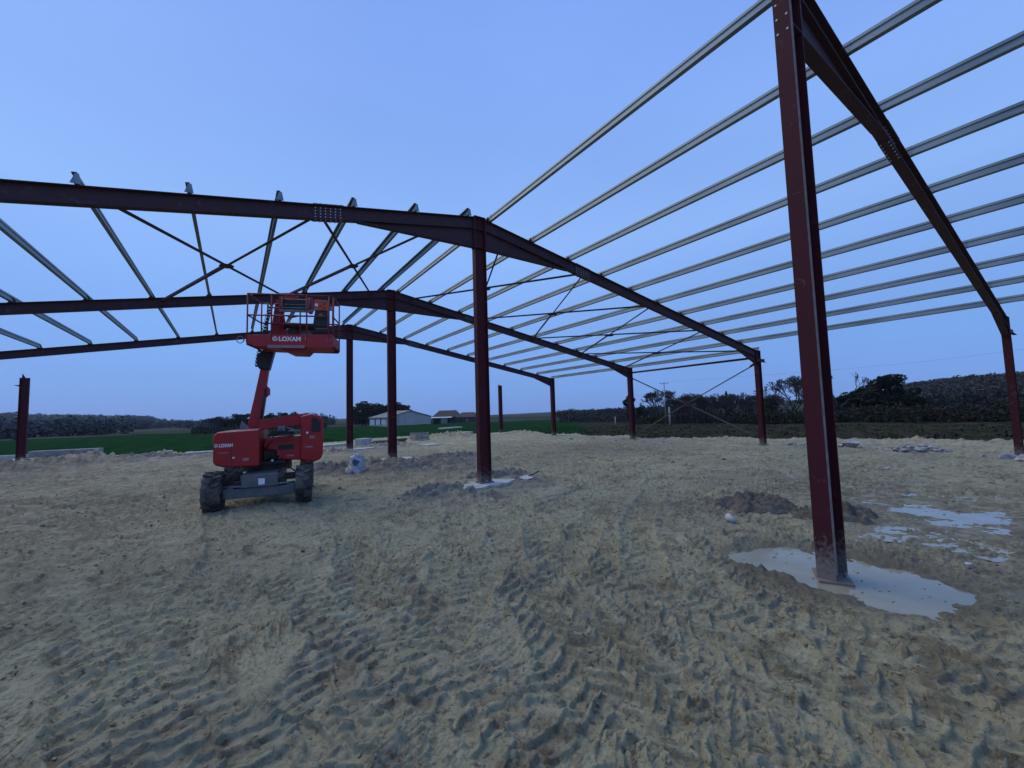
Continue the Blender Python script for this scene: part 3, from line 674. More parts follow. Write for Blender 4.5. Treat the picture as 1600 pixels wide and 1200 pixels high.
LB().prism([(-.10,1.605),(.60,1.705),(.60,1.712),(-.10,1.612)], (0,.435,0), (1,0,0), (0,0,1), (0,1,0), .25).build('arm_top_edge', M['pale'], lift)
LB().tube([(.92,.20,1.57),(.92,.95,1.57)], .075, 16).build('knuckle_pin', M['grey_part'], lift)
LB().prism([(-.45,1.42),(-.25,1.42),(-.42,1.60)], (0,.5,0), (1,0,0), (0,0,1), (0,1,0), .02).build('guard_flap', M['grey_part'], lift)
boom = LB().prism([(-.36,1.42),(-.10,1.42),(-.085,1.62),(-.03,2.07),(.01,2.12),(.01,2.28),(-.02,2.32),(.02,2.68),(-.13,2.68),(-.24,2.04)], (0,.70,0), (1,0,0), (0,0,1), (0,1,0), .20).build('boom', M['red'], lift, bevel=.012)
LB().prism([(-.22,1.62),(-.12,1.62),(-.07,2.02),(-.16,2.02)], (0,.688,0), (1,0,0), (0,0,1), (0,1,0), .011).build('boom_recess', M['red_dusty'], boom)
LB().tube([(-.10,.66,1.62),(-.035,.66,2.24)], .022, 8).build('hydraulic_hose', M['black'], lift, smooth=True)
LB().b2(-.06,.03,.66,.94,2.12,2.27).build('boom_collar', M['red_dusty'], boom, bevel=.008)
LB().prism([(-.155,2.66),(.03,2.64),(.135,3.10),(.0,3.12),(-.19,2.95),(-.20,2.78)], (0,.62,0), (1,0,0), (0,0,1), (0,1,0), .34).build('boom_sleeve', M['black'], lift, bevel=.02)
LB().prism([(.00,3.10),(.13,3.10),(.24,4.15),(.13,4.15)], (0,.72,0), (1,0,0), (0,0,1), (0,1,0), .15).build('telescopic_section', M['red_dusty'], lift, bevel=.008)
ch = LB()
for k in range(22):
    t = k/21; x = -.185+.24*t**1.2; z = 2.72+1.30*t
    ch.box((x, .66, z), (.062, .07, .034), Matrix.Rotation(-.2, 3, 'Y'))
    for s in (-1, 1): ch.box((x+s*.034, .66, z+.030), (.010, .07, .034), Matrix.Rotation(-.2, 3, 'Y'))
ch.build('energy_chain', M['black'], lift, kind='stuff')
# head of the jib, seen above and through the basket
hd2 = LB().tube([(.40, .95, 4.27), (.40, 1.25, 4.27)], .125, 22)
hd2.b2(.40, .56, .95, 1.22, 4.14, 4.32); hd2.build('jib_head', M['red'], lift, bevel=.01)
LB().prism([(.18,3.28),(.32,3.28),(.34,3.45),(.30,3.72),(.22,4.20),(.14,4.20),(.16,3.6)], (0,.98,0), (1,0,0), (0,0,1), (0,1,0), .10).build('jib_bracket', M['red'], lift, bevel=.01)
LB().prism([(.52,3.30),(.60,3.30),(.56,3.62),(.48,3.62)], (0,.98,0), (1,0,0), (0,0,1), (0,1,0), .06).build('jib_link', M['red_dusty'], lift)
LB().tube([(.28, .98, 3.66), (.94, .92, 3.64)], .075, 18).build('rotator', M['black'], lift)
LB().prism([(.52,3.34),(.86,3.34),(.84,3.46),(.76,3.60),(.62,3.60),(.54,3.50)], (0,.92,0), (1,0,0), (0,0,1), (0,1,0), .12).build('rotator_casting', M['grey_part'], lift, bevel=.015)
LB().tube([(.50,.90,3.40),(.58,.86,3.52),(.70,.90,3.60)], .018, 6).build('hose', M['black'], lift)
# basket
B0 = Vector((-.30, .02, 0)); BR = Matrix.Rotation(R(-12), 4, 'Z')
LIFTM_SAVE = LIFTM; LIFTM = LIFTM_SAVE @ Matrix.Translation(B0) @ BR @ Matrix.Diagonal((.955, 1, 1, 1))
BL, BW = 1.63, .74
LB().b2(.02, BL-.02, .02, BW-.02, 3.075, 3.115).build('basket_floor', M['grey_part'], lift)
kp = LB().prism([(0,3.24),(0,3.10),(.16,3.02),(1.60,2.99),(1.635,3.03),(1.635,3.255),(1.6,3.265)], (0,-.012,0), (1,0,0), (0,0,1), (0,1,0), .03).build('kick_plate', M['red'], lift, bevel=.006)
LB().prism([(0,3.24),(0,3.10),(.16,3.02),(1.60,2.99),(1.635,3.03),(1.635,3.255),(1.6,3.265)], (0,BW-.02,0), (1,0,0), (0,0,1), (0,1,0), .02).build('kick_plate', M['red_dusty'], lift)
for x in (.0, BL-.012): LB().b2(x, x+.015, .02, BW-.022, 3.05, 3.24).build('kick_plate', M['red_dusty'], lift)
LB().b2(.40, 1.09, -.035, -.0125, 2.985, 3.045).build('step_bar', M['pale'], lift, bevel=.004)
LB().prism([(.10,3.07),(.16,3.01),(.58,2.99),(.74,2.915),(1.03,2.905),(1.12,3.0),(1.5,3.0),(1.58,3.07)], (0,.06,0), (1,0,0), (0,0,1), (0,1,0), BW-.14).build('under_frame', M['red_dusty'], lift, bevel=.01)
Bm = LIFTM_SAVE.inverted() @ LIFTM
tx = Bm @ Matrix.Translation((.600, -.0135, 3.128)) @ Matrix.Rotation(R(90), 4, 'X')
text_mesh('LOXAM', .118, lift, M['white'], tx, bold=.038, ext=.0015, sx=1.02)
ring = LB(); pts = [(.535+.040*math.cos(a), -.0155, 3.168+.036*math.sin(a)) for a in [R(d) for d in range(55, 396, 20)]]
ring.tube(pts, .0105, 6); ring.build('logo', M['white'], lift)
LB().tube([(.535-.012, -.0155, 3.16), (.535+.016, -.0155, 3.178)], .009, 5).build('logo', M['white'], lift)
LB().b2(1.105, 1.109, -.0145, -.0125, 3.15, 3.215).build('logo', M['white'], lift)
for k in range(4):
    LB().box((1.50+.028*k, -.0138, 3.155-.004*k), (.006, .0025, .09), Matrix.Rotation(.6, 3, 'Y')).build('hazard_stripe', M['pale'], lift)
T = 4.05; Mz = 3.63; RR_ = .0155
def rail(*pts, r=RR_, name='guard_rail', m='rail'): return LB().tube(pts, r, 8).build(name, M[m], lift, smooth=True)
for (a, b) in ((0.02,0),(.46,0),(1.12,0),(1.55,0),(1.62,.1),(.14,BW),(.80,BW),(1.48,BW),(.02,BW),(1.62,BW)):
    rail((a, b, 3.10), (a, b, T), name='rail_post')
rail((0.02,0,T),(1.55,0,T)); rail((0.02,BW,T),(1.6,BW,T)); rail((.02,0,T),(.02,BW,T)); rail((1.62,0,T),(1.62,BW,T))
rail((0.02,0,Mz),(1.55,0,Mz)); rail((0.02,BW,Mz),(1.62,BW,Mz)); rail((.02,0,Mz),(.02,BW,Mz)); rail((1.62,0,Mz),(1.66,.4,Mz-.03),(1.62,BW,Mz))
rail((.14,0,T-.16),(.52,0,T-.16)) if False else None
rail((.18,BW*.9,T-.10),(1.5,BW*.9,T-.12))
# central frame with the dark housing
cf = LB().b2(.56, 1.16, .20, .44, 3.80, 4.03).build('control_housing', M['black'], lift, bevel=.03)
rail((.62,.12,T-.02),(.60,.12,3.86),(.64,.12,3.82),(1.10,.12,3.82),(1.14,.12,3.86),(1.14,.12,T-.02), r=.012, name='hoop', m='grey_part')
LB().b2(.60,1.12,.185,.1985,3.90,3.915).build('housing_rib', M['grey_part'], cf)
LB().b2(.54,.62,.16,.30,3.74,4.06).build('side_bracket', M['red_dusty'], lift, bevel=.01); LB().b2(1.10,1.17,.16,.30,3.74,4.06).build('side_bracket', M['red_dusty'], lift, bevel=.01)
lt = LB().b2(.56, 1.20, .10, .14, 3.735, 3.785).build('tool_tray', M['grey_part'], lift, bevel=.006)
rail((.55,.11,3.66),(1.2,.11,3.66), r=.013); rail((.70,.11,3.66),(.80,.05,3.60),(.95,.11,3.66), r=.013)
con = LB().b2(1.24, 1.50, .06, .18, 3.765, 3.985).build('control_panel', M['orange'], lift, bevel=.012)
LB().tube([(1.295,.045,3.875),(1.295,.0585,3.875)], .033, 18).build('bright_hole_disc', M['white'], con)  # white disc stands in for the brightness of a round hole
LB().b2(1.26, 1.34, .05, .0585, 3.77, 3.815).build('plate', M['pale'], con); LB().b2(1.39, 1.49, .05, .0585, 3.93, 3.975).build('plate', M['grey_part'], con)
for x, z in ((1.37,3.86),(1.44,3.83),(1.42,3.79),(1.45,3.90)): LB().tube([(x,.035,z),(x,.0585,z)], .013, 8).build('knob', M['red_dusty'], con)
LB().prism([(1.26,3.755),(1.50,3.755),(1.50,3.44),(1.22,3.44)], (0,.06,0), (1,0,0), (0,0,1), (0,1,0), .14).build('battery_box', M['black'], lift, bevel=.015)
LB().prism([(1.34,3.66),(1.42,3.66),(1.40,3.70),(1.36,3.70)], (0,.052,0), (1,0,0), (0,0,1), (0,1,0), .007).build('sticker', M['pale'], lift)
LB().b2(1.25, 1.52, .10, .16, 3.40, 3.412).build('box_shelf', M['grey_part'], lift)
LB().tube([(.30+.045*math.cos(a), .35, 3.15+.08*abs(math.sin(a))) for a in [R(d) for d in range(0, 181, 30)]], .02, 6).build('glove', M['white'], lift)
pts = [(-.10+.062*math.cos(R(d)), .0, 3.145+.066*math.sin(R(d))) for d in range(-20, 341, 24)]
LB().tube(pts+[(-.02,0,3.14)], .0085, 6).build('cable_loop', M['grey_part'], lift, smooth=True)
LB().tube([(1.15,.5,T),(1.22,.5,4.10),(1.30,.5,4.06),(1.32,.5,3.95)], .008, 6).build('cable', M['black'], lift, smooth=True)
LIFTM = LIFTM_SAVE
for (u0, z0_, u1, z1_) in ((.06,.80,.20,1.0),(.10,.86,.30,.78),(.02,1.02,.16,1.28),(.16,1.28,.30,1.42)):
    LB().tube([(u0,.20,z0_),((u0+u1)/2+.03,.17,(z0_+z1_)/2+.03),(u1,.22,z1_)], .012, 5).build('hose', M['black'], lift, smooth=True)
for x, z, w_, h__ in ((-.68,1.02,.16,.012),(-.30,.86,.10,.05),(.72,1.02,.14,.03),(.80,1.20,.10,.06),(.40,.86,.12,.03)):
    LB().b2(x, x+w_, -.1235 if x < 0 else .1755 if x > .6 else .2555, -.1205 if x < 0 else .1795 if x > .6 else .2595, z, z+h__).build('decal', M['pale'], lift)
LB().prism([(-.70,1.402),(-.06,1.432),(-.06,1.436),(-.70,1.406)], (0,-.05,0), (1,0,0), (0,0,1), (0,1,0), 1.3).build('dusty_lid', M['pale'], lift)
LB().b2(-.075,-.045,-.1235,-.1205,.80,1.38).build('mud_streak', M['red_dusty'], lift)
LB().b2(.24,.50,-.0,.2,1.28,1.30).build('step', M['black'], lift)

# ------------------------------------------------------------------ things lying about the site
def hull(n, sc, seed, flat=1):
    import bmesh
    r = random.Random(seed); bm = bmesh.new()
    for _ in range(n):
        v = Vector((r.gauss(0, 1), r.gauss(0, 1), r.gauss(0, 1))).normalized()*r.uniform(.75, 1)
        bm.verts.new((v.x*sc[0], v.y*sc[1], v.z*sc[2]))
    res = bmesh.ops.convex_hull(bm, input=bm.verts)
    bmesh.ops.delete(bm, geom=[g for g in set(res['geom_interior']+res['geom_unused']) if isinstance(g, bmesh.types.BMVert)], context='VERTS')
    bm.normal_update(); return bm
def place(u, dist, v=None):
    """ground point seen at column u of the photo, this far away"""
    a = az_of(u); return Vector((CAM.x+dist*math.sin(a), CAM.y+dist*math.cos(a), 0))
def slab(name, cx, cy, z, rx, ry, th, m, label, cat, seed, rot=0, group=None, n=46, rag=.15):
    r = random.Random(seed); ph = [r.uniform(0, 6.28) for _ in range(4)]
    pts = []
    for k in range(n):
        a = 2*math.pi*k/n; q = 1+rag*(math.sin(2*a+ph[0])+.7*math.sin(3*a+ph[1])+.5*math.sin(5*a+ph[2])+.4*math.sin(9*a+ph[3])+.25*math.sin(17*a+ph[0]))
        x, y = rx*q*math.cos(a), ry*q*math.sin(a); pts.append((cx+x*math.cos(rot)-y*math.sin(rot), cy+x*math.sin(rot)+y*math.cos(rot)))
    o = MB().prism(pts, (0, 0, z), (1,0,0), (0,1,0), (0,0,1), th).build(name, M[m], bevel=.01)
    return tag(o, label, cat, group)
fg = 'concrete footings round the column feet'
slab('concrete_footing', .02, 6.45, -.05, .60, .44, .105, 'concrete', 'pale concrete footing at the foot of the second ridge column', 'footing', 3, .2, fg)
slab('concrete_footing', .10, 13.0, -.05, .95, .55, .13, 'concrete', 'rounded concrete footing under the third ridge column', 'footing', 5, .1, fg)
slab('concrete_footing', -.05, 19.5, -.05, 1.1, .6, .13, 'concrete', 'concrete footing under the farthest ridge column beside the lift', 'footing', 8, .0, fg)
slab('concrete_footing', -12.9, 26.2, -.1, 1.7, .9, .24, 'concrete', 'wide concrete footing round the lone column at the left edge', 'footing', 9, -.2, fg)
slab('concrete_footing', 12.9, 26.0, -.05, .9, .6, .11, 'concrete', 'concrete footing under the lone far column', 'footing', 10, .1, fg)
slab('concrete_footing', 12.9, 19.6, -.05, .5, .4, .09, 'concrete_dirty', 'small footing under the fourth eave column', 'footing', 11, .1, fg)
def blk(name, cx, cy, sx, sy, sz, rz, m, label, cat, z=None, tilt=0, bev=.02):
    z = zt(cx, cy)-.03 if z is None else z
    rot = Matrix.Rotation(rz, 3, 'Z') @ Matrix.Rotation(tilt, 3, 'Y')
    return tag(MB().box((cx, cy, z+sz/2), (sx, sy, sz), rot).build(name, M[m], bevel=bev), label, cat)
blk('concrete_block', 1.34, 22.3, .72, .6, .42, .5, 'concrete', 'squared pale concrete block at the field edge, right of the farthest ridge column', 'block')
blk('concrete_block', -7.64, 26.4, .62, .5, .34, .2, 'concrete', 'small concrete block on a hump left of the lift', 'block', z=zt(-7.64, 26.4)-.08)
blk('concrete_kerb', -11.4, 27.2, 2.5, .5, .42, -.15, 'concrete_dirty', 'long low concrete beam right of the lone left column', 'beam')
blk('concrete_kerb', -13.6, 29.5, 1.6, .3, .22, -.1, 'concrete', 'short pale beam lying behind the lone left column', 'beam')
blk('concrete_slab', -5.9, 23.6, 1.3, .6, .12, .1, 'concrete', 'flat pale slab lying just left of the lift hood', 'slab')
blk('concrete_slab', -9.6, 26.8, 1.5, .4, .10, -.1, 'concrete', 'thin flat slab at the field edge between the long beam and the small block', 'slab')
blk('concrete_slab', -.2, 22.9, 1.3, .9, .18, .3, 'concrete', 'pale slab between the lift and the farthest ridge column', 'slab')
blk('concrete_slab', 10.0, 27.3, 2.0, .9, .22, .5, 'concrete', 'stacked pale slab on the rise left of the second ridge column, lower one', 'slab')
blk('concrete_slab', 9.7, 28.6, 2.6, .5, .10, .5, 'concrete', 'long thin slab raised behind the stacked one', 'slab', z=.5)
blk('concrete_slab', 6.2, 18.6, 3.0, .6, .06, -.5, 'concrete', 'long flat strip of concrete flush with the mud between two ridge columns', 'slab')
blk('concrete_slab', 3.9, 18.9, 1.0, .9, .12, .3, 'concrete', 'rounded pale slab in the mud left of the second ridge column', 'slab')
# open crate of offcuts
cr_ = empty('crate', (5.3, 24.0, zt(5.3, 24)), 'low wooden crate at the edge of the green field', 'crate', rz=.3)
for z in (.05, .28):
    for (x0,x1,y0,y1) in ((-.5,.5,-.35,-.32),(-.5,.5,.32,.35),(-.5,-.47,-.319,.319),(.47,.5,-.319,.319)):
        b = MB().b2(x0,x1,y0,y1,z,z+.18); b.v = [ROOTS[cr_.name] @ v for v in b.v]; b.build('board', M['concrete_dirty'], cr_)
for (x, y) in ((-.45,-.30),(.45,-.30),(-.45,.30),(.45,.30)):
    b = MB().b2(x-.02,x+.02,y-.018,y+.018,0,.5); b.v = [ROOTS[cr_.name] @ v for v in b.v]; b.build('corner_post', M['concrete_dirty'], cr_)
# debris by the crate
M['dark_wood'] = mat('wet_dark_timber', (.05, .042, .036), .8, c2=(.10, .085, .07), scale=8, stretch=(1, 6, 6))
for k, (x, y, a, L_) in enumerate(((2.6,22.9,.3,1.6),(3.1,23.2,-.1,1.9),(3.5,22.6,.55,1.2))):
    blk('timber', x, y, L_, .16, .14, a, 'dark_wood', ['dark timber lying nearest the pale block', 'longest dark timber of the three by the field', 'short dark timber lying toward the crate'][k], 'timber', z=zt(x, y)+.06*k, bev=.01)
# crumpled plastic bag
def bag():
    rows, cols = 14, 26; vs = []; c = Vector((-1.9, 10.35, zt(-1.9, 10.35)))
    for i in range(rows):
        t = i/(rows-1)
        for j in range(cols):
            a = 2*math.pi*j/cols; w = .23*(1-.35*t)*(1 if t < .9 else .75)+.02*math.sin(3*a+5*t); d_ = .11*(1-.55*t**2)
            n = .028*math.sin(7*a+9*t)+.022*math.sin(11*a-14*t+1)+.018*math.sin(4*a+21*t)
            x = (w+n)*math.copysign(abs(math.cos(a))**.7, math.cos(a)); y = (d_+n)*math.sin(a)
            vs.append(c+Vector((x+.12*t, y+.30*t, .48*t+.02*math.sin(5*a))))
    vs += [c+Vector((0, 0, 0)), c+Vector((.12, .30, .47))]
    fs = [(i*cols+j, i*cols+(j+1) % cols, (i+1)*cols+(j+1) % cols, (i+1)*cols+j) for i in range(rows-1) for j in range(cols)]
    fs += [(rows*cols, (j+1) % cols, j) for j in range(cols)]+[(rows*cols+1, (rows-1)*cols+j, (rows-1)*cols+(j+1) % cols) for j in range(cols)]
    m = mat('printed_plastic_bag', (.42, .43, .45), .25, c2=(.30, .31, .34), scale=14, bump=.5, bscale=30)
    n_ = m.node_tree; L = n_.links.new; b = n_.nodes['Principled BSDF']; g = n_.nodes.new('ShaderNodeNewGeometry')
    def blob(cen, r0, r1, col, prev):
        sc = n_.nodes.new('ShaderNodeVectorMath'); sc.operation = 'DISTANCE'; L(g.outputs['Position'], sc.inputs[0]); sc.inputs[1].default_value = c+Vector(cen)
        nn = n_.nodes.new('ShaderNodeTexNoise'); nn.inputs['Scale'].default_value = 12; L(g.outputs['Position'], nn.inputs[0])
        ad = n_.nodes.new('ShaderNodeMath'); ad.operation = 'MULTIPLY_ADD'; ad.inputs[1].default_value = .12; L(nn.outputs[0], ad.inputs[0]); L(sc.outputs['Value'], ad.inputs[2])
        mr = n_.nodes.new('ShaderNodeMapRange'); mr.inputs[1].default_value = r0; mr.inputs[2].default_value = r1; mr.inputs[3].default_value = 1; mr.inputs[4].default_value = 0; L(ad.outputs[0], mr.inputs[0])
        x = n_.nodes.new('ShaderNodeMix'); x.data_type = 'RGBA'; L(mr.outputs[0], x.inputs[0]); L(prev, x.inputs[6]); x.inputs[7].default_value = (*col, 1); return x.outputs[2]
    p = b.inputs['Base Color'].links[0].from_socket
    p = blob((.0, .03, .30), .17, .20, (.035, .05, .13), p); p = blob((-.14, .0, .24), .14, .16, (.55, .60, .22), p)
    L(p, b.inputs['Base Color'])
    o = MB().add(vs, fs).build('plastic_bag', m, smooth=True)
    tag(o, 'crumpled plastic sack with dark blue and yellow print leaning right of the lift', 'bag')
bag()
M['paper'] = mat('weathered_white_board', (.50, .49, .47), .7, c2=(.40, .39, .36), scale=15)
pz = zt(.95, 6.2)+.03
o = MB().prism([(-.13,-.10),(.12,-.13),(.15,.13),(-.08,.15)], (.92, 6.2, pz), (.95,.2,.12), (-.2,.97,.1), (-.1,-.1,.98), .012).build('board', M['paper'])
tag(o, 'small white board lying on the mud right of the second ridge column', 'board')
o = MB().tube([(1.08, 6.32, pz+.02), (1.35, 6.45, pz+.03), (1.62, 6.62, pz+.05)], .018, 6).build('stick', M['dark_wood']); tag(o, 'dark bent stick beside the small white board', 'stick')
# white cup
cz_ = zt(1.0, 1.5)+.035; cp = MB().tube([(.98, 1.44, cz_), (1.03, 1.55, cz_+.03)], .038, 14, r1=.048).build('cup', M['paper'], smooth=True)
tag(cp, 'crushed white cup lying left of the dark mud heap', 'cup')
for k, (x, y, s_, lab) in enumerate(((8.04,1.54,.06,'small white scrap far out on the mud, right of the nearest column'),(1.12,-.72,.045,'small white stone right of the grey puddle'))):
    bm = hull(14, (s_*1.3, s_, s_*.6), 50+k); me = bpy.data.meshes.new('scrap'); bm.to_mesh(me); bm.free(); me.materials.append(M['paper'])
    o = bpy.data.objects.new('scrap' if k == 0 else 'stone', me); COL.objects.link(o); o.location = (x, y, zt(x, y)+s_*.4); tag(o, lab, 'scrap' if k == 0 else 'stone')
# rubble along the right edge
rock_me = []
for k in range(6):
    bm = hull(16, (1, random.uniform(.6, .95), random.uniform(.35, .6)), 20+k); me = bpy.data.meshes.new('rock'); bm.to_mesh(me); bm.free(); me.materials.append(M['stone']); rock_me.append(me)
def rock(u, dist, s_, zoff=0, label=None, grp='rubble stones along the edge of the site'):
    p = place(u, dist); o = bpy.data.objects.new('rock', rock_me[random.randrange(6)]); COL.objects.link(o)
    o.location = (p.x, p.y, zt(p.x, p.y)+zoff+s_*.15); o.scale = (s_, s_, s_*random.uniform(.7, 1.1)); o.rotation_euler = (random.uniform(-.3, .3), random.uniform(-.3, .3), random.uniform(0, 6.28))
    tag(o, label, 'rock', grp)
rock(1329, 19.2, .40, .10, 'largest pale slab-like rock, just right of the nearest column')
rock(1311, 19.3, .22, 0, 'flat pale rock left of the largest slab-like one'); rock(1344, 19, .14, 0, 'small rock against the right side of the largest slab')
rock(1235, 19.6, .20, 0, 'white rock left of the nearest column, by the grass'); rock(1252, 19.6, .15, 0, 'lower pale rock just left of the nearest column')
rock(1370, 18.6, .14, 0, 'flat white rock halfway between the slab and the rubble heap')
for k in range(44):
    u = 1385+random.random()**.9*95; rock(u, 18.3+random.uniform(-.5, .7), random.uniform(.07, .19), max(0, .20*(1-abs(u-1428)/42))*random.random(), 'pale stone in the rubble heap at the right edge of the site', 'stones of the rubble heap at the right edge of the site')
rock(1566, 17.2, .30, 0, 'pale rock left of the rightmost eave column'); rock(1530, 17.4, .12, 0, 'small pale rock between the heap and the rightmost column'); rock(1597, 16.8, .26, 0, 'pale rock at the right edge behind the eave column')
for k, (u, d_) in enumerate(((870,23.6),(892,23.4),(925,24),(947,22.6),(960,22),(1005,20.6),(1020,20.4),(1045,20.2))): rock(u, d_, random.uniform(.10, .20), 0, 'small stone among the scatter between the far eave columns', 'small stones between the far eave columns')
# dark spoil heaps of clods
M['dark_soil'] = mat('dark_topsoil', (.075, .062, .044), .95, c2=(.15, .128, .094), scale=9, bump=.8, bscale=35)
def heap(cx, cy, rx, ry, hh, label, seed, m='dark_soil', rot=0):
    n, k = 120, 46; vs = []; A = np.linspace(0, 2*np.pi, n, endpoint=False); Rr = np.linspace(0, 1, k)
    rg, ag = np.meshgrid(Rr, A, indexing='ij'); lx, ly = rg*np.cos(ag)*rx, rg*np.sin(ag)*ry
    x = cx+lx*math.cos(rot)-ly*math.sin(rot); y = cy+lx*math.sin(rot)+ly*math.cos(rot)
    g = terrain(x.ravel(), y.ravel())[0].reshape(x.shape)
    e = 1+.35*noise(np.cos(ag)*1.7+seed, np.sin(ag)*1.7, seed)
    b = np.clip(1-(rg/e/.9)**1.6, 0, 1); lump = np.abs(noise(x/.10, y/.10, seed+1))*.06+np.abs(noise(x/.22, y/.22, seed+2))*.16+np.clip(noise(x/.05, y/.05, seed+3), 0, 1)*.03
    z = g*0+np.where(b > 0, hh*b*(.55+.6*noise(x/.4, y/.4, seed+5))+lump*np.clip(b*3, 0, 1), 0)-.10*(b <= 0)-.012+g*.3
    vs = [(float(a), float(b_), float(c_)) for a, b_, c_ in zip(x.ravel(), y.ravel(), z.ravel())]
    fs = [(i*n+j, i*n+(j+1) % n, (i+1)*n+(j+1) % n, (i+1)*n+j) for i in range(k-1) for j in range(n)]
    o = MB().add(vs, fs).build('mud_heap', M[m], smooth=True); 
    if o.data.polygons[len(o.data.polygons)//2].normal.z < 0: o.data.flip_normals()
    tag(o, label, 'mud heap')
heap(2.15, 1.75, .75, .50, .20, 'dark heap of lumpy topsoil left of the nearest column', 5, rot=-.7)
heap(2.3, .70, .62, .36, .13, 'lower dark strip of clods running behind the nearest column', 9, rot=-.9)
M['grey_soil'] = mat('grey_spoil', (.14, .127, .095), .95, c2=(.23, .21, .16), scale=6, bump=.8, bscale=30)
heap(-2.5, 11.7, 1.1, .7, .22, 'grey spoil heap behind the printed sack', 15, 'grey_soil', .2)
heap(1.9, 12.2, 1.7, .8, .20, 'grey spoil heap right of the third ridge column', 19, 'grey_soil', -.2)
heap(-11.6, 22.4, 2.1, 1.0, .34, 'dark spoil heap in front of the lone left column', 23, 'grey_soil', .1)
heap(-1.15, 6.5, .95, .45, .10, 'low grey spoil heap left of the second ridge column', 31, 'grey_soil', .3)
heap(.95, 7.4, 1.1, .5, .11, 'low grey spoil heap just behind the second ridge column', 37, 'grey_soil', -.2)
heap(-.3, 10.6, 1.3, .5, .13, 'grey spoil heap between the printed sack and the second ridge column', 41, 'grey_soil', .1)
heap(-8.2, 23.6, 2.2, .8, .22, 'grey spoil heap between the lone left column and the lift', 43, 'grey_soil', .2)
# loose clods and crumbs
def clods():
    base = []
    for k in range(5):
        bm = hull(9, (1, .8, .6), 70+k); bm.verts.index_update(); base.append(([v.co.copy() for v in bm.verts], [tuple(v.index for v in f.verts) for f in bm.faces])); bm.free()
    mb = MB(); N = 5200
    d = 1.5+13*rng.random(N)**1.5; a = math.atan2(Fv.x, Fv.y)+R(58)*(2*rng.random(N)-1)
    xs = CAM.x+d*np.sin(a); ys = CAM.y+d*np.cos(a); keep = noise(xs/.8, ys/.8, 77)+.5*noise(xs/.25, ys/.25, 78) > .02
    keep &= sdpoly(xs, ys, PUD1) > .0
    xs, ys, d = xs[keep], ys[keep], d[keep]; zs = terrain(xs, ys)[0]
    for x, y, z, dd in zip(xs, ys, zs, d):
        s_ = random.uniform(.005, .014)*(1+.16*dd)*(2.0 if random.random() < .06 else 1); vv, ff = base[random.randrange(5)]
        rot = Matrix.Rotation(random.uniform(0, 6.28), 3, 'Z') @ Matrix.Rotation(random.uniform(-.6, .6), 3, 'X')
        mb.add([rot @ (v*s_)+Vector((x, y, z+s_*.25)) for v in vv], ff)
    # crumbs standing out of the puddle
    for _ in range(46):
        x, y = random.uniform(-.45, .7), random.uniform(-.85, .85)
        if sdpoly(np.array([x]), np.array([y]), PUD1)[0] > -.08: continue
        s_ = random.uniform(.006, .022); vv, ff = base[random.randrange(5)]
        mb.add([Vector((v.x*s_*1.6, v.y*s_, v.z*s_*.6))+Vector((x, y, -.043)) for v in vv], ff)
    o = mb.build('mud_clods', M['clod'], kind='stuff'); tag(o, 'loose crumbs and clods of mud scattered over the churned ground', 'clods')
M['clod'] = mat('mud_clods', (.30, .26, .155), .95, c2=(.22, .18, .115), scale=3, spec=.1)
clods()

# ------------------------------------------------------------------ farm in the distance
M['white_clad'] = mat('pale_cladding', (.42, .41, .36), .7, c2=(.36, .355, .32), scale=.4)
M['roof_grey'] = mat('grey_fibre_cement', (.20, .20, .20), .85, c2=(.13, .13, .13), scale=.5)
M['roof_tile'] = mat('old_clay_tiles', (.075, .048, .042), .9, c2=(.055, .040, .038), scale=1.2)
M['wall_dark'] = mat('dark_stone_wall', (.05, .045, .045), .9)  # one dark tone for farm walls, posts and the trailer
M['door_white'] = mat('white_sliding_door', (.62, .64, .66), .6)
M['green_door'] = mat('grey_green_panel', (.16, .21, .21), .7)
def gable(root_label, P1, P2, L_, eave, ridge, base, wallm, roofm, name='barn', over=.5, ridge_along=True, rpos=.5):
    """gable end on the line P1-P2, building running back from it"""
    P1 = Vector((P1[0], P1[1], base)); P2 = Vector((P2[0], P2[1], base)); g = (P2-P1); wd = g.length; g.normalize(); pr = Vector((-g.y, g.x, 0)); up = Vector((0, 0, 1))
    root = empty(name, P1, root_label, 'barn' if name == 'barn' else 'farmhouse')
    MB().prism([(0,-1),(wd,-1),(wd,eave),(wd*rpos,ridge),(0,eave)], P1, g, up, pr, L_).build('wall', M[wallm], root)
    for a, b, za, zb in ((0, wd*rpos, eave, ridge), (wd, wd*rpos, eave, ridge)):
        sgn = 1 if b > a else -1; sl_ = (zb-za)/abs(b-a); a2 = a-sgn*over; za2 = za-sl_*over
        MB().prism([(a2,za2+.02),(b,zb+.02),(b,zb+.22),(a2,za2+.22)] if sgn > 0 else [(b,zb+.021),(a2,za2+.021),(a2,za2+.22),(b,zb+.22)], P1-pr*over, g, up, pr, L_+2*over).build('roof', M[roofm], root)
    return root, P1, g, pr
p1, p2 = place(606, 190), place(673, 204)
rt, P1, g, pr = gable('long pale farm shed with a grey roof and three white doors', p1, p2, 15, 3.7, 6.6, -2.6, 'white_clad', 'roof_grey')
for k in range(3):
    y0 = 1.6+4.5*k; MB().prism([(0,0),(3.4,0),(3.4,2.3),(0,2.3)], P1+pr*y0-g*.09+Vector((0,0,.6)), pr, (0,0,1), g, .08).build('door', M['door_white'], rt)
    if k < 2: MB().prism([(0,0),(.9,0),(.9,2.6),(0,2.6)], P1+pr*(y0+3.45)-g*.07+Vector((0,0,.5)), pr, (0,0,1), g, .06).build('door_post', M['wall_dark'], rt)
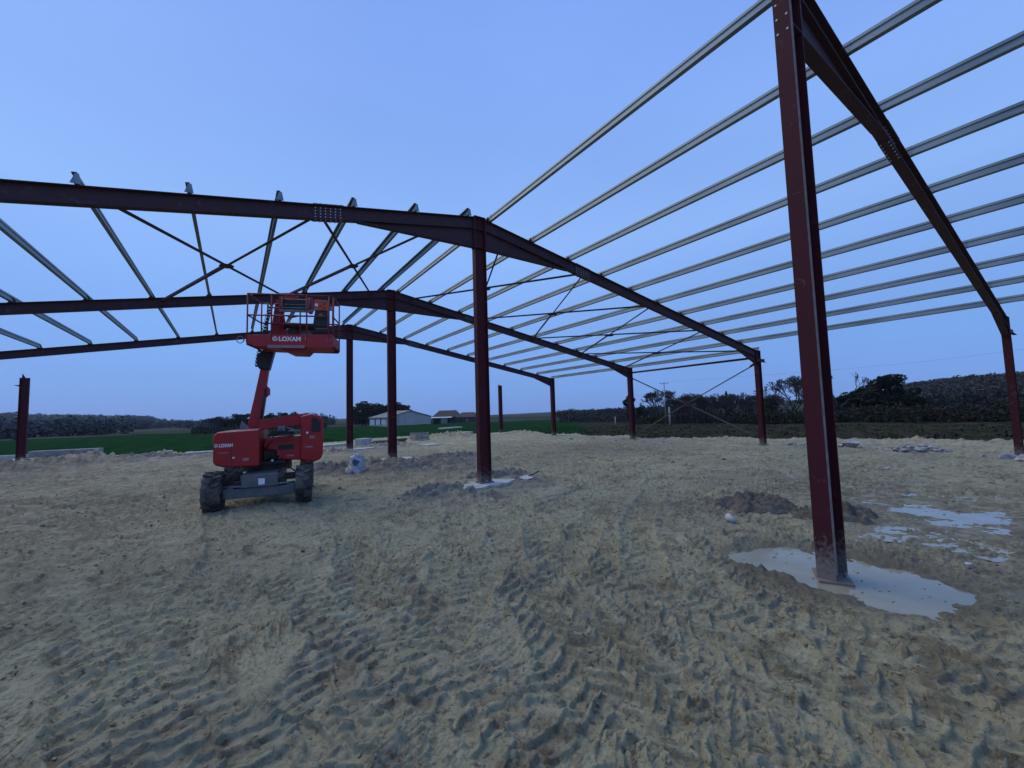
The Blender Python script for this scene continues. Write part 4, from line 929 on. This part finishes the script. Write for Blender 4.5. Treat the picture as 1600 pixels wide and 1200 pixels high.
MB().prism([(0,0),(.15,0),(.15,4.2),(0,4.2)], P1+g*5.5-pr*.06, g, (0,0,1), pr, .05).build('downpipe', M['roof_grey'], rt)
p1, p2 = place(676, 215), place(716, 212)
f0 = Vector((p1.x, p1.y, -2.4)); g = (Vector((p2.x, p2.y, -2.4))-f0); wd = g.length; g.normalize(); pr = Vector((-g.y, g.x, 0))
rt = empty('farmhouse', f0, 'dark roofed farm building with a pale lean-to roof in front', 'farmhouse')
MB().prism([(0,-1),(wd,-1),(wd,3),(0,3)], f0, g, (0,0,1), pr, 9).build('wall', M['wall_dark'], rt)
w0 = [f0+Vector((0,0,3))+g*a+pr*b for a, b in ((-.4,-.4),(wd+.4,-.4),(wd+.4,9.4),(-.4,9.4))]; r0 = [f0+Vector((0,0,6.3))+g*a+pr*4.5 for a in (2.4, wd-2.0)]
MB().add(w0+r0, [(0,1,5,4),(1,2,5),(2,3,4,5),(3,0,4),(0,3,2,1)]).build('roof', M['roof_grey'] if False else M['roof_tile'], rt)
MB().prism([(-.5,2.5),(wd-3,2.5),(wd-3,2.65),(-.5,2.65)], f0-pr*3.2, g, (0,0,1), pr+Vector((0,0,.12)), 3.1).build('lean_to_roof', M['door_white'], rt)
for a in (0.2, 4.4, wd-3.4): MB().b2(0,0,0,0,0,0).prism([(a,-1),(a+.3,-1),(a+.3,2.48),(a,2.48)], f0-pr*3.0, g, (0,0,1), pr, .3).build('post', M['wall_dark'], rt)
MB().prism([(4.9,-.8),(8.2,-.8),(8.2,2.4),(4.9,2.4)], f0-pr*2.8, g, (0,0,1), pr, .12).build('door', M['green_door'], rt)
p1, p2 = place(713, 209), place(743, 205)
f1 = Vector((p1.x, p1.y, -2.4)); g1 = Vector((p2.x, p2.y, -2.4))-f1; w1 = g1.length; g1.normalize(); pr1 = Vector((-g1.y, g1.x, 0))
rt = empty('farmhouse', f1, 'low farmhouse with an old red tiled roof at the right end of the farm', 'farmhouse')
MB().prism([(0,-1),(w1,-1),(w1,2.6),(0,2.6)], f1, g1, (0,0,1), pr1, 7).build('wall', M['wall_dark'], rt)
w0 = [f1+Vector((0,0,2.6))+g1*a+pr1*b for a, b in ((-.4,-.4),(w1+.4,-.4),(w1+.4,7.4),(-.4,7.4))]; r0 = [f1+Vector((0,0,5.0))+g1*a+pr1*3.5 for a in (1.6, w1-2.2)]
MB().add(w0+r0, [(0,1,5,4),(1,2,5),(2,3,4,5),(3,0,4),(0,3,2,1)]).build('roof', M['roof_tile'], rt)
MB().prism([(1.2,-.5),(3.2,-.5),(3.2,1.9),(1.2,1.9)], f1-pr1*.06, g1, (0,0,1), pr1, .05).build('door', M['black'], rt)
MB().prism([(5.2,.3),(6.4,.3),(6.4,1.6),(5.2,1.6)], f1-pr1*.06, g1, (0,0,1), pr1, .05).build('window', M['roof_grey'], rt)
MB().prism([(0,0),(3.2,0),(3.2,1.6),(0,1.6)], place(664, 206)+Vector((0,0,-2.6)), g, (0,0,1), pr, 1.5).build('hedge_bush', M['wall_dark']); bpy.data.objects['hedge_bush']['label'] = 'dark low trailer between the pale shed and the farmhouse'; bpy.data.objects['hedge_bush']['category'] = 'trailer'; bpy.data.objects['hedge_bush'].name = 'trailer'

# ------------------------------------------------------------------ trees
M['bark'] = mat('dark_bark', (.045, .038, .032), .95)
M['twig'] = mat('bare_twigs', (.050, .040, .036), .95)
M['leaf_dark'] = mat('dark_evergreen_leaves', (.010, .020, .011), .9, c2=(.026, .042, .020), scale=1.5, spec=.1)
M['scrub'] = mat('winter_scrub', (.042, .034, .029), .95, c2=(.020, .030, .016), scale=.5, spec=.1)
M['wood_far'] = mat('wooded_hillside', (.058, .052, .052), .95, c2=(.045, .052, .042), scale=.05, spec=.05)
def tris(cs, size, nrmup=.3):
    """leaf-sized triangles at the given centres"""
    n = len(cs); a = rng.normal(size=(n, 3)); a /= np.linalg.norm(a, axis=1)[:, None]; b = rng.normal(size=(n, 3)); b -= (a*b).sum(1)[:, None]*a; b /= np.linalg.norm(b, axis=1)[:, None]
    s_ = (size*rng.uniform(.6, 1.3, n))[:, None]; v = np.stack([cs+a*s_, cs-a*s_*.5+b*s_*.8, cs-a*s_*.5-b*s_*.8], 1).reshape(-1, 3)
    return v
def tri_mesh(name, v, m):
    n = len(v)//3; me = bpy.data.meshes.new(name); me.vertices.add(n*3); me.vertices.foreach_set('co', v.astype(np.float32).ravel()); me.loops.add(n*3)
    me.loops.foreach_set('vertex_index', np.arange(n*3, dtype=np.int32)); me.polygons.add(n); me.polygons.foreach_set('loop_start', np.arange(0, n*3, 3, dtype=np.int32)); me.update(calc_edges=True); me.materials.append(m); return me
def crown(h, w, n, lobes, zlo=.15, conic=0, seed=0):
    r = np.random.default_rng(seed); P = []
    for k in range(lobes):
        t = r.uniform(zlo, .9); rad = w*(1-conic*t)*np.sqrt(max(.05, 1-((t-.5)/.62)**2)) if not conic else w*(1.05-t)
        a = r.uniform(0, 6.28); q = r.uniform(.2, .85)*rad; c = np.array([q*math.cos(a), q*math.sin(a), t*h]); s_ = w*r.uniform(.22, .42)*(1 if not conic else (1.15-t))
        d = r.normal(size=(n//lobes, 3)); d /= np.linalg.norm(d, axis=1)[:, None]; d *= (r.uniform(.45, 1, n//lobes)**.5)[:, None]*s_; d[:, 2] *= .75; P.append(c+d)
    return np.concatenate(P)
def tree(name, meshes, parts, loc, scale, rz, label, cat='tree', group=None):
    e = empty(name, loc, label, cat, group); e.rotation_euler.z = rz; e.scale = scale
    for nm, me in zip(parts, meshes):
        o = bpy.data.objects.new(nm, me); COL.objects.link(o); o.parent = e
    return e
def trunk_mesh(h, r, m='bark'):
    mb = MB().tube([(0,0,-.8),(.02*h,0,h*.4),(0,.02*h,h)], r, 6, r1=r*.3); o = mb.build('x', M[m]); me = o.data; bpy.data.objects.remove(o); me.name = 'trunk'; return me
EV = [(tri_mesh('crown', tris(crown(10, 3.9, 3400, 26, .12, 0, s), .34), M['leaf_dark']), trunk_mesh(7, .3)) for s in (1, 2, 3)]
PI_ = [(tri_mesh('crown', tris(crown(10, 3.2, 2600, 24, .30, 0, s+10), .30), M['leaf_dark']), trunk_mesh(8.5, .22)) for s in (1, 2)]
CO = (tri_mesh('crown', tris(crown(10, 2.6, 2400, 26, .12, 1, 31), .28), M['leaf_dark']), trunk_mesh(9, .2))
def bare(seed, h=10, depth=7, spread=.55, n0=4, trunk=.22, r0=.30):
    r = random.Random(seed); mb = MB(); tw = MB()
    def br(p, d, L_, rad, k):
        q = p; pts = [p]
        for _ in range(2):
            d2 = (d+Vector((r.gauss(0, .13), r.gauss(0, .13), r.gauss(0, .10)+.04))).normalized(); q = q+d2*L_/2; pts.append(q); d = d2
        (mb if k < 3 else tw).tube(pts, max(rad, .036), 4 if k < 3 else 3, r1=max(rad*.68, .028), cap=False)
        if k >= depth: return
        for _ in range(2 if r.random() < .62 else 3):
            a = r.gauss(0, spread); ax = Vector((r.gauss(0, 1), r.gauss(0, 1), r.gauss(0, 1))).normalized()
            dn = (d+ax*abs(a)*1.15+Vector((0, 0, .06))).normalized(); br(q, dn, L_*r.uniform(.66, .86), rad*.64, k+1)
    mb.tube([(0,0,-.8),(0,0,0),(.05,0,h*trunk)], r0*1.2, 6, r1=r0, cap=False)
    for k in range(n0):
        a = 2*math.pi*(k+r.random()*.5)/n0; dn = Vector((math.cos(a)*.75, math.sin(a)*.75, r.uniform(.5, 1.1))).normalized(); br(Vector((.05,0,h*trunk)), dn, h*.20, r0*.62, 1)
    o1 = mb.build('trunk', M['bark']); o2 = tw.build('crown', M['twig']); a, b = o1.data, o2.data; zmax = max(v.co.z for v in b.vertices)
    bpy.data.objects.remove(o1); bpy.data.objects.remove(o2)
    for me in (a, b):
        me.transform(Matrix.Scale(h/zmax, 4))
    return (b, a)
BA = [bare(3, depth=8, n0=6), bare(8, depth=8, n0=6), bare(21, spread=.42, n0=3, trunk=.28), bare(33, spread=.38, n0=3, trunk=.3)]
PT = ('crown', 'trunk')
def T(kind, u, dist, hpx_top, wid, label, group=None, name='tree'):
    """tree whose top reaches photo row hpx_top; 'wid' scales its width"""
    p = place(u, dist); zb = zt(p.x, p.y)-.1; F2 = Vector((Fv.x, Fv.y, 0)).normalized()
    dep = (Vector((p.x, p.y, 0))-Vector((CAM.x, CAM.y, 0))).dot(F2); hor = 645.2-(u-800)*.0289
    top = CAM.z+(hor-hpx_top)/FPX*dep; hh = max(1.5, top-zb); s_ = hh/10
    tree(name, kind, PT, (p.x, p.y, zb), (s_*wid, s_*wid, s_), random.uniform(0, 6.28), label, 'tree', group)
gA = 'dark evergreens behind the pale shed'
for k, (u, v, w) in enumerate(((556,634,1.1),(566,629,1.1),(577,626,1.2),(590,628,1.2),(603,631,1.2),(614,628,1.2),(624,628,1.2),(633,632,1.0),(641,640,.9),(572,640,1.6),(600,642,1.6),(560,646,1.4),(585,646,1.4))):
    T(EV[k % 3], u, 232+5*(k % 3), v, w*1.15, 'dark dense evergreen in the clump behind the pale shed', gA, 'evergreen_tree')
gB = 'trees on the skyline behind the lift'
for k, (u, v, w) in enumerate(((336,652,1.3),(347,650,1.3),(358,648,1.2),(372,645,1.2),(384,646,1.2),(418,645,1.2),(430,647,1.2),(443,644,1.1),(456,643,1.2),(470,645,1.3),(482,645,1.3),(492,644,1.3),(500,650,1.2),(352,656,1.8),(379,654,1.8),(428,654,1.8),(462,654,1.8),(490,656,1.8))):
    kd = BA[k % 4] if k in (0,1,2,9,10,11,12) else EV[k % 3]
    T(kd, u, 215+6*(k % 3), v, w*1.1, 'bare winter tree on the skyline behind the lift' if kd in BA else 'round dark evergreen on the skyline behind the lift', gB, 'bare_tree' if kd in BA else 'evergreen_tree')
T(BA[0], 1031, 104, 609, 1.0, 'round bare oak standing alone beside the utility pole', None, 'bare_tree')
T(BA[1], 1238, 92, 587, 1.1, 'wide bare tree standing alone just left of the nearest column', None, 'bare_tree')
T(BA[2], 1312, 88, 577, 1.0, 'tall bare tree just right of the nearest column', None, 'bare_tree')
T(PI_[0], 984, 118, 613, .62, 'small pine half hidden by the third eave column', None, 'pine_tree')
T(PI_[1], 1391, 88, 582, .95, 'wide dark pine right of the nearest column, tallest of its clump', None, 'pine_tree')
T(PI_[0], 1363, 90, 592, .85, 'shorter dark pine left of the tallest pine', None, 'pine_tree')
T(CO, 1137, 100, 606, .62, 'pointed conifer rising out of the bare wood left of the second eave column', None, 'conifer')
T(CO, 1172, 98, 617, .6, 'small pointed conifer just left of the second eave column', None, 'conifer')
T(EV[0], 1001, 125, 632, 1.0, 'small round green tree right of the third eave column', None, 'evergreen_tree')
T(EV[1], 1204, 97, 622, .7, 'small dark tree right of the second eave column', None, 'evergreen_tree')
gC = 'bare trees of the wood between the eave columns'
for k in range(34):
    u = 1052+k*4.7+random.uniform(-2, 2); top = 618+5*math.sin(k*.9)+random.uniform(-4, 5)
    if u < 1066: top = 622
    T(BA[2+k % 2] if k % 3 else BA[k % 2], u, 96+random.uniform(-4, 12), top, random.uniform(.55, .85), 'bare winter tree in the wood behind the wall brace', gC, 'bare_tree')
gD = 'dark bushy trees right of the nearest column'
for k, (u, v, w) in enumerate(((1296,622,1.2),(1312,618,1.2),(1327,612,1.2),(1340,603,1.2),(1352,608,1.3),(1372,610,1.4),(1400,608,1.3),(1416,606,1.2),(1428,611,1.1),(1300,620,1.6),(1345,618,1.8),(1385,620,1.8),(1422,622,1.6))):
    T(EV[k % 3], u, 90+3*(k % 3), v, w*.9, 'dark bushy tree in the thicket right of the nearest column', gD, 'bushy_tree')
def band(name, pts, n, size, hgt, m, label, cat):
    """a mass of scrub or far wood along a line of (u, distance)"""
    us, ds = zip(*pts); u = rng.uniform(us[0], us[-1], n); d = np.interp(u, us, ds)*(1+rng.normal(0, .05, n)); a = np.array([az_of(q) for q in np.linspace(us[0], us[-1], 200)]); az = np.interp(u, np.linspace(us[0], us[-1], 200), a)
    x = CAM.x+d*np.sin(az); y = CAM.y+d*np.cos(az); z = terrain(x, y)[0]; hh = hgt*(.6+.5*np.abs(noise(u/6, u*0+3, 5))+.25*noise(u/1.7, u*0, 6))
    o = bpy.data.objects.new(name, tri_mesh(name, tris(np.stack([x, y, z+hh*rng.random(n)**.8], 1), size), M[m])); COL.objects.link(o); tag(o, label, cat, kind='stuff')
band('scrub', [(985,120),(1050,102),(1120,96),(1200,92),(1300,86),(1440,84)], 44000, .19, 3.0, 'scrub', 'brown winter scrub at the foot of the wood', 'scrub')
band('scrub', [(1425,95),(1520,90),(1640,88)], 26000, .20, 3.2, 'scrub', 'brown winter scrub at the foot of the right hill', 'scrub')
band('hedgerow', [(300,190),(420,200),(510,205)], 9000, .38, 2.6, 'scrub', 'low dark hedge behind the lift', 'hedge')
band('hedgerow', [(874,175),(930,165),(1000,150)], 9000, .34, 3.4, 'wood_far', 'low far wood left of the third eave column', 'hedge')
def forest(name, u0, u1, d0, d1, n, hgt, m, label):
    u = rng.uniform(u0, u1, n); d = d0*(d1/d0)**rng.random(n); q = np.linspace(u0, u1, 200); az = np.interp(u, q, [az_of(t) for t in q]); x = CAM.x+d*np.sin(az); y = CAM.y+d*np.cos(az)
    keep = noise(x/90, y/90, 61)+.5*noise(x/30, y/30, 62) > -.12; x, y = x[keep], y[keep]; z = terrain(x, y)[0]; n = len(x); K = 64; s_ = hgt*rng.uniform(.6, 1.15, n)
    e = rng.normal(size=(n, K, 3)); e /= np.linalg.norm(e, axis=2)[:, :, None]; e *= rng.uniform(.5, 1, (n, K, 1)); c = np.stack([x, y, z+s_*.45], 1)[:, None, :]+e*np.stack([s_*.5, s_*.5, s_*.5], 1)[:, None, :]
    o = bpy.data.objects.new(name, tri_mesh(name, tris(c.reshape(-1, 3), hgt*.105), M[m])); COL.objects.link(o); tag(o, label, 'wood', kind='stuff')
forest('forest', 1405, 1720, 210, 430, 2300, 7, 'wood_far', 'dense winter wood covering the hill on the right')
M['wood_distant'] = mat('haze_tinted_distant_wood', (.085, .098, .100), .95, c2=(.115, .118, .105), scale=.02, spec=0)  # distance haze put into the colour, paler and bluer than the nearer wood
forest('forest', -120, 240, 240, 1600, 3200, 8, 'wood_distant', 'distant woods on the hills at the left')
forest('forest', 240, 520, 260, 1500, 1300, 6, 'wood_distant', 'scattered distant trees behind the lift')
forest('forest', 870, 1100, 250, 500, 700, 6, 'wood_far', 'low distant wood on the skyline right of the far column')
# rough grass on the bank and at the field edge
def tufts():
    n = 16000; u = rng.uniform(840, 1700, n); d = 15+45*rng.random(n)**1.6; q = np.linspace(840, 1700, 200); az = np.interp(u, q, [az_of(t) for t in q]); x = CAM.x+d*np.sin(az); y = CAM.y+d*np.cos(az)
    z, st, *_ = terrain(x, y); k = (st < .4) & (noise(x/2, y/2, 33)+.5*noise(x/.5, y/.5, 34) > .05); x, y, z, d = x[k], y[k], z[k], d[k]; n = len(x)
    P = np.stack([x, y, z], 1); h = rng.uniform(.05, .20, n)*(.6+.9*np.abs(noise(x/1.1, y/1.1, 35))); a = rng.uniform(0, 6.28, n); w = .03+.0012*d; lean = rng.normal(0, .10, (n, 2))
    v = np.stack([P+np.stack([np.cos(a)*w, np.sin(a)*w, -.03+0*a], 1), P-np.stack([np.cos(a)*w, np.sin(a)*w, .03+0*a], 1), P+np.stack([lean[:, 0], lean[:, 1], h], 1)], 1).reshape(-1, 3)
    M['tuft'] = mat('coarse_grass_blades', (.016, .026, .012), .9, c2=(.060, .055, .036), scale=.8, spec=.1)
    o = bpy.data.objects.new('grass', tri_mesh('grass', v, M['tuft'])); COL.objects.link(o); tag(o, 'coarse winter grass on the bank beyond the site', 'grass', kind='stuff')
tufts()
ORD = 'first second third fourth fifth sixth seventh eighth ninth tenth eleventh twelfth thirteenth'.split()
for grp in (gA, gB, gD):
    for nm in ('evergreen_tree', 'bare_tree', 'bushy_tree'):
        L_ = [o for o in COL.objects if o.get('group') == grp and o.name.split('.')[0] == nm]
        L_.sort(key=lambda o: math.atan2(o.location.x-CAM.x, o.location.y-CAM.y))
        for k, o in enumerate(L_):
            o['label'] = {gA: 'dark dense evergreen behind the pale shed, %s from the left', gB: ('bare winter tree' if nm == 'bare_tree' else 'round dark evergreen')+' on the skyline behind the lift, %s from the left', gD: 'dark bushy tree in the thicket right of the nearest column, %s from the left'}[grp] % ORD[k]
# utility poles and wire
M['pole'] = mat('weathered_concrete_pole', (.30, .29, .27), .9)
def pole(u, dist, top, r, label, arms):
    p = place(u, dist); zb = zt(p.x, p.y)-.3; dep = dist*math.cos(az_of(u)-math.atan2(Fv.x, Fv.y)); tz = CAM.z+(645.2-(u-800)*.0289-top)/FPX*dep
    e = empty('utility_pole', (p.x, p.y, zb), label, 'pole'); MB().tube([(p.x, p.y, zb), (p.x, p.y, tz)], r*1.3, 8, r1=r).build('pole', M['pole'], e, smooth=True)
    if arms:
        MB().box((p.x, p.y, tz-.3), (1.9, .1, .1), Matrix.Rotation(-.6, 3, 'Z')).build('crossarm', M['pole'], e)
        for s in (-.8, 0, .8): MB().tube([(p.x+s*math.cos(-.6), p.y+s*math.sin(-.6), tz-.24), (p.x+s*math.cos(-.6), p.y+s*math.sin(-.6), tz+.0)], .05, 6).build('insulator', M['pole'], e)
    return Vector((p.x, p.y, tz-.02))
t1 = pole(1040, 98, 597, .09, 'slender utility pole with a crossarm above the round bare tree', True)
pole(1046, 62, 636, .11, 'short pale post in front of the round bare tree', False)
pole(961, 80, 651, .10, 'small white marker post in the field left of the third eave column', False)
def wire(u0, v0, d0, u1, v1, d1):
    P = []
    for k in range(25):
        t = k/24; u = u0+(u1-u0)*t; v = v0+(v1-v0)*t; d = d0+(d1-d0)*t; p = place(u, d); dep = d*math.cos(az_of(u)-math.atan2(Fv.x, Fv.y))
        P.append((p.x, p.y, CAM.z+(645.2-(u-800)*.0289-v)/FPX*dep-.9*math.sin(math.pi*t)))
    o = MB().tube(P, .009, 4).build('overhead_wire', M['black']); tag(o, 'thin overhead wire running from the utility pole across the sky to the right', 'wire')
wire(1040, 597, 98, 1720, 528, 75)
# air
hz = MB().b2(-2600, 2600, -2600, 2600, -8, 75).build('haze', [])
hz['kind'] = 'stuff'; hm = bpy.data.materials.new('thin_evening_air'); hm.use_nodes = True; n = hm.node_tree; n.nodes.clear()
ov = n.nodes.new('ShaderNodeOutputMaterial'); pv = n.nodes.new('ShaderNodeVolumePrincipled'); pv.inputs['Color'].default_value = (.85, .9, 1, 1); pv.inputs['Density'].default_value = .00010
n.links.new(pv.outputs[0], ov.inputs['Volume']); hz.data.materials.append(hm)
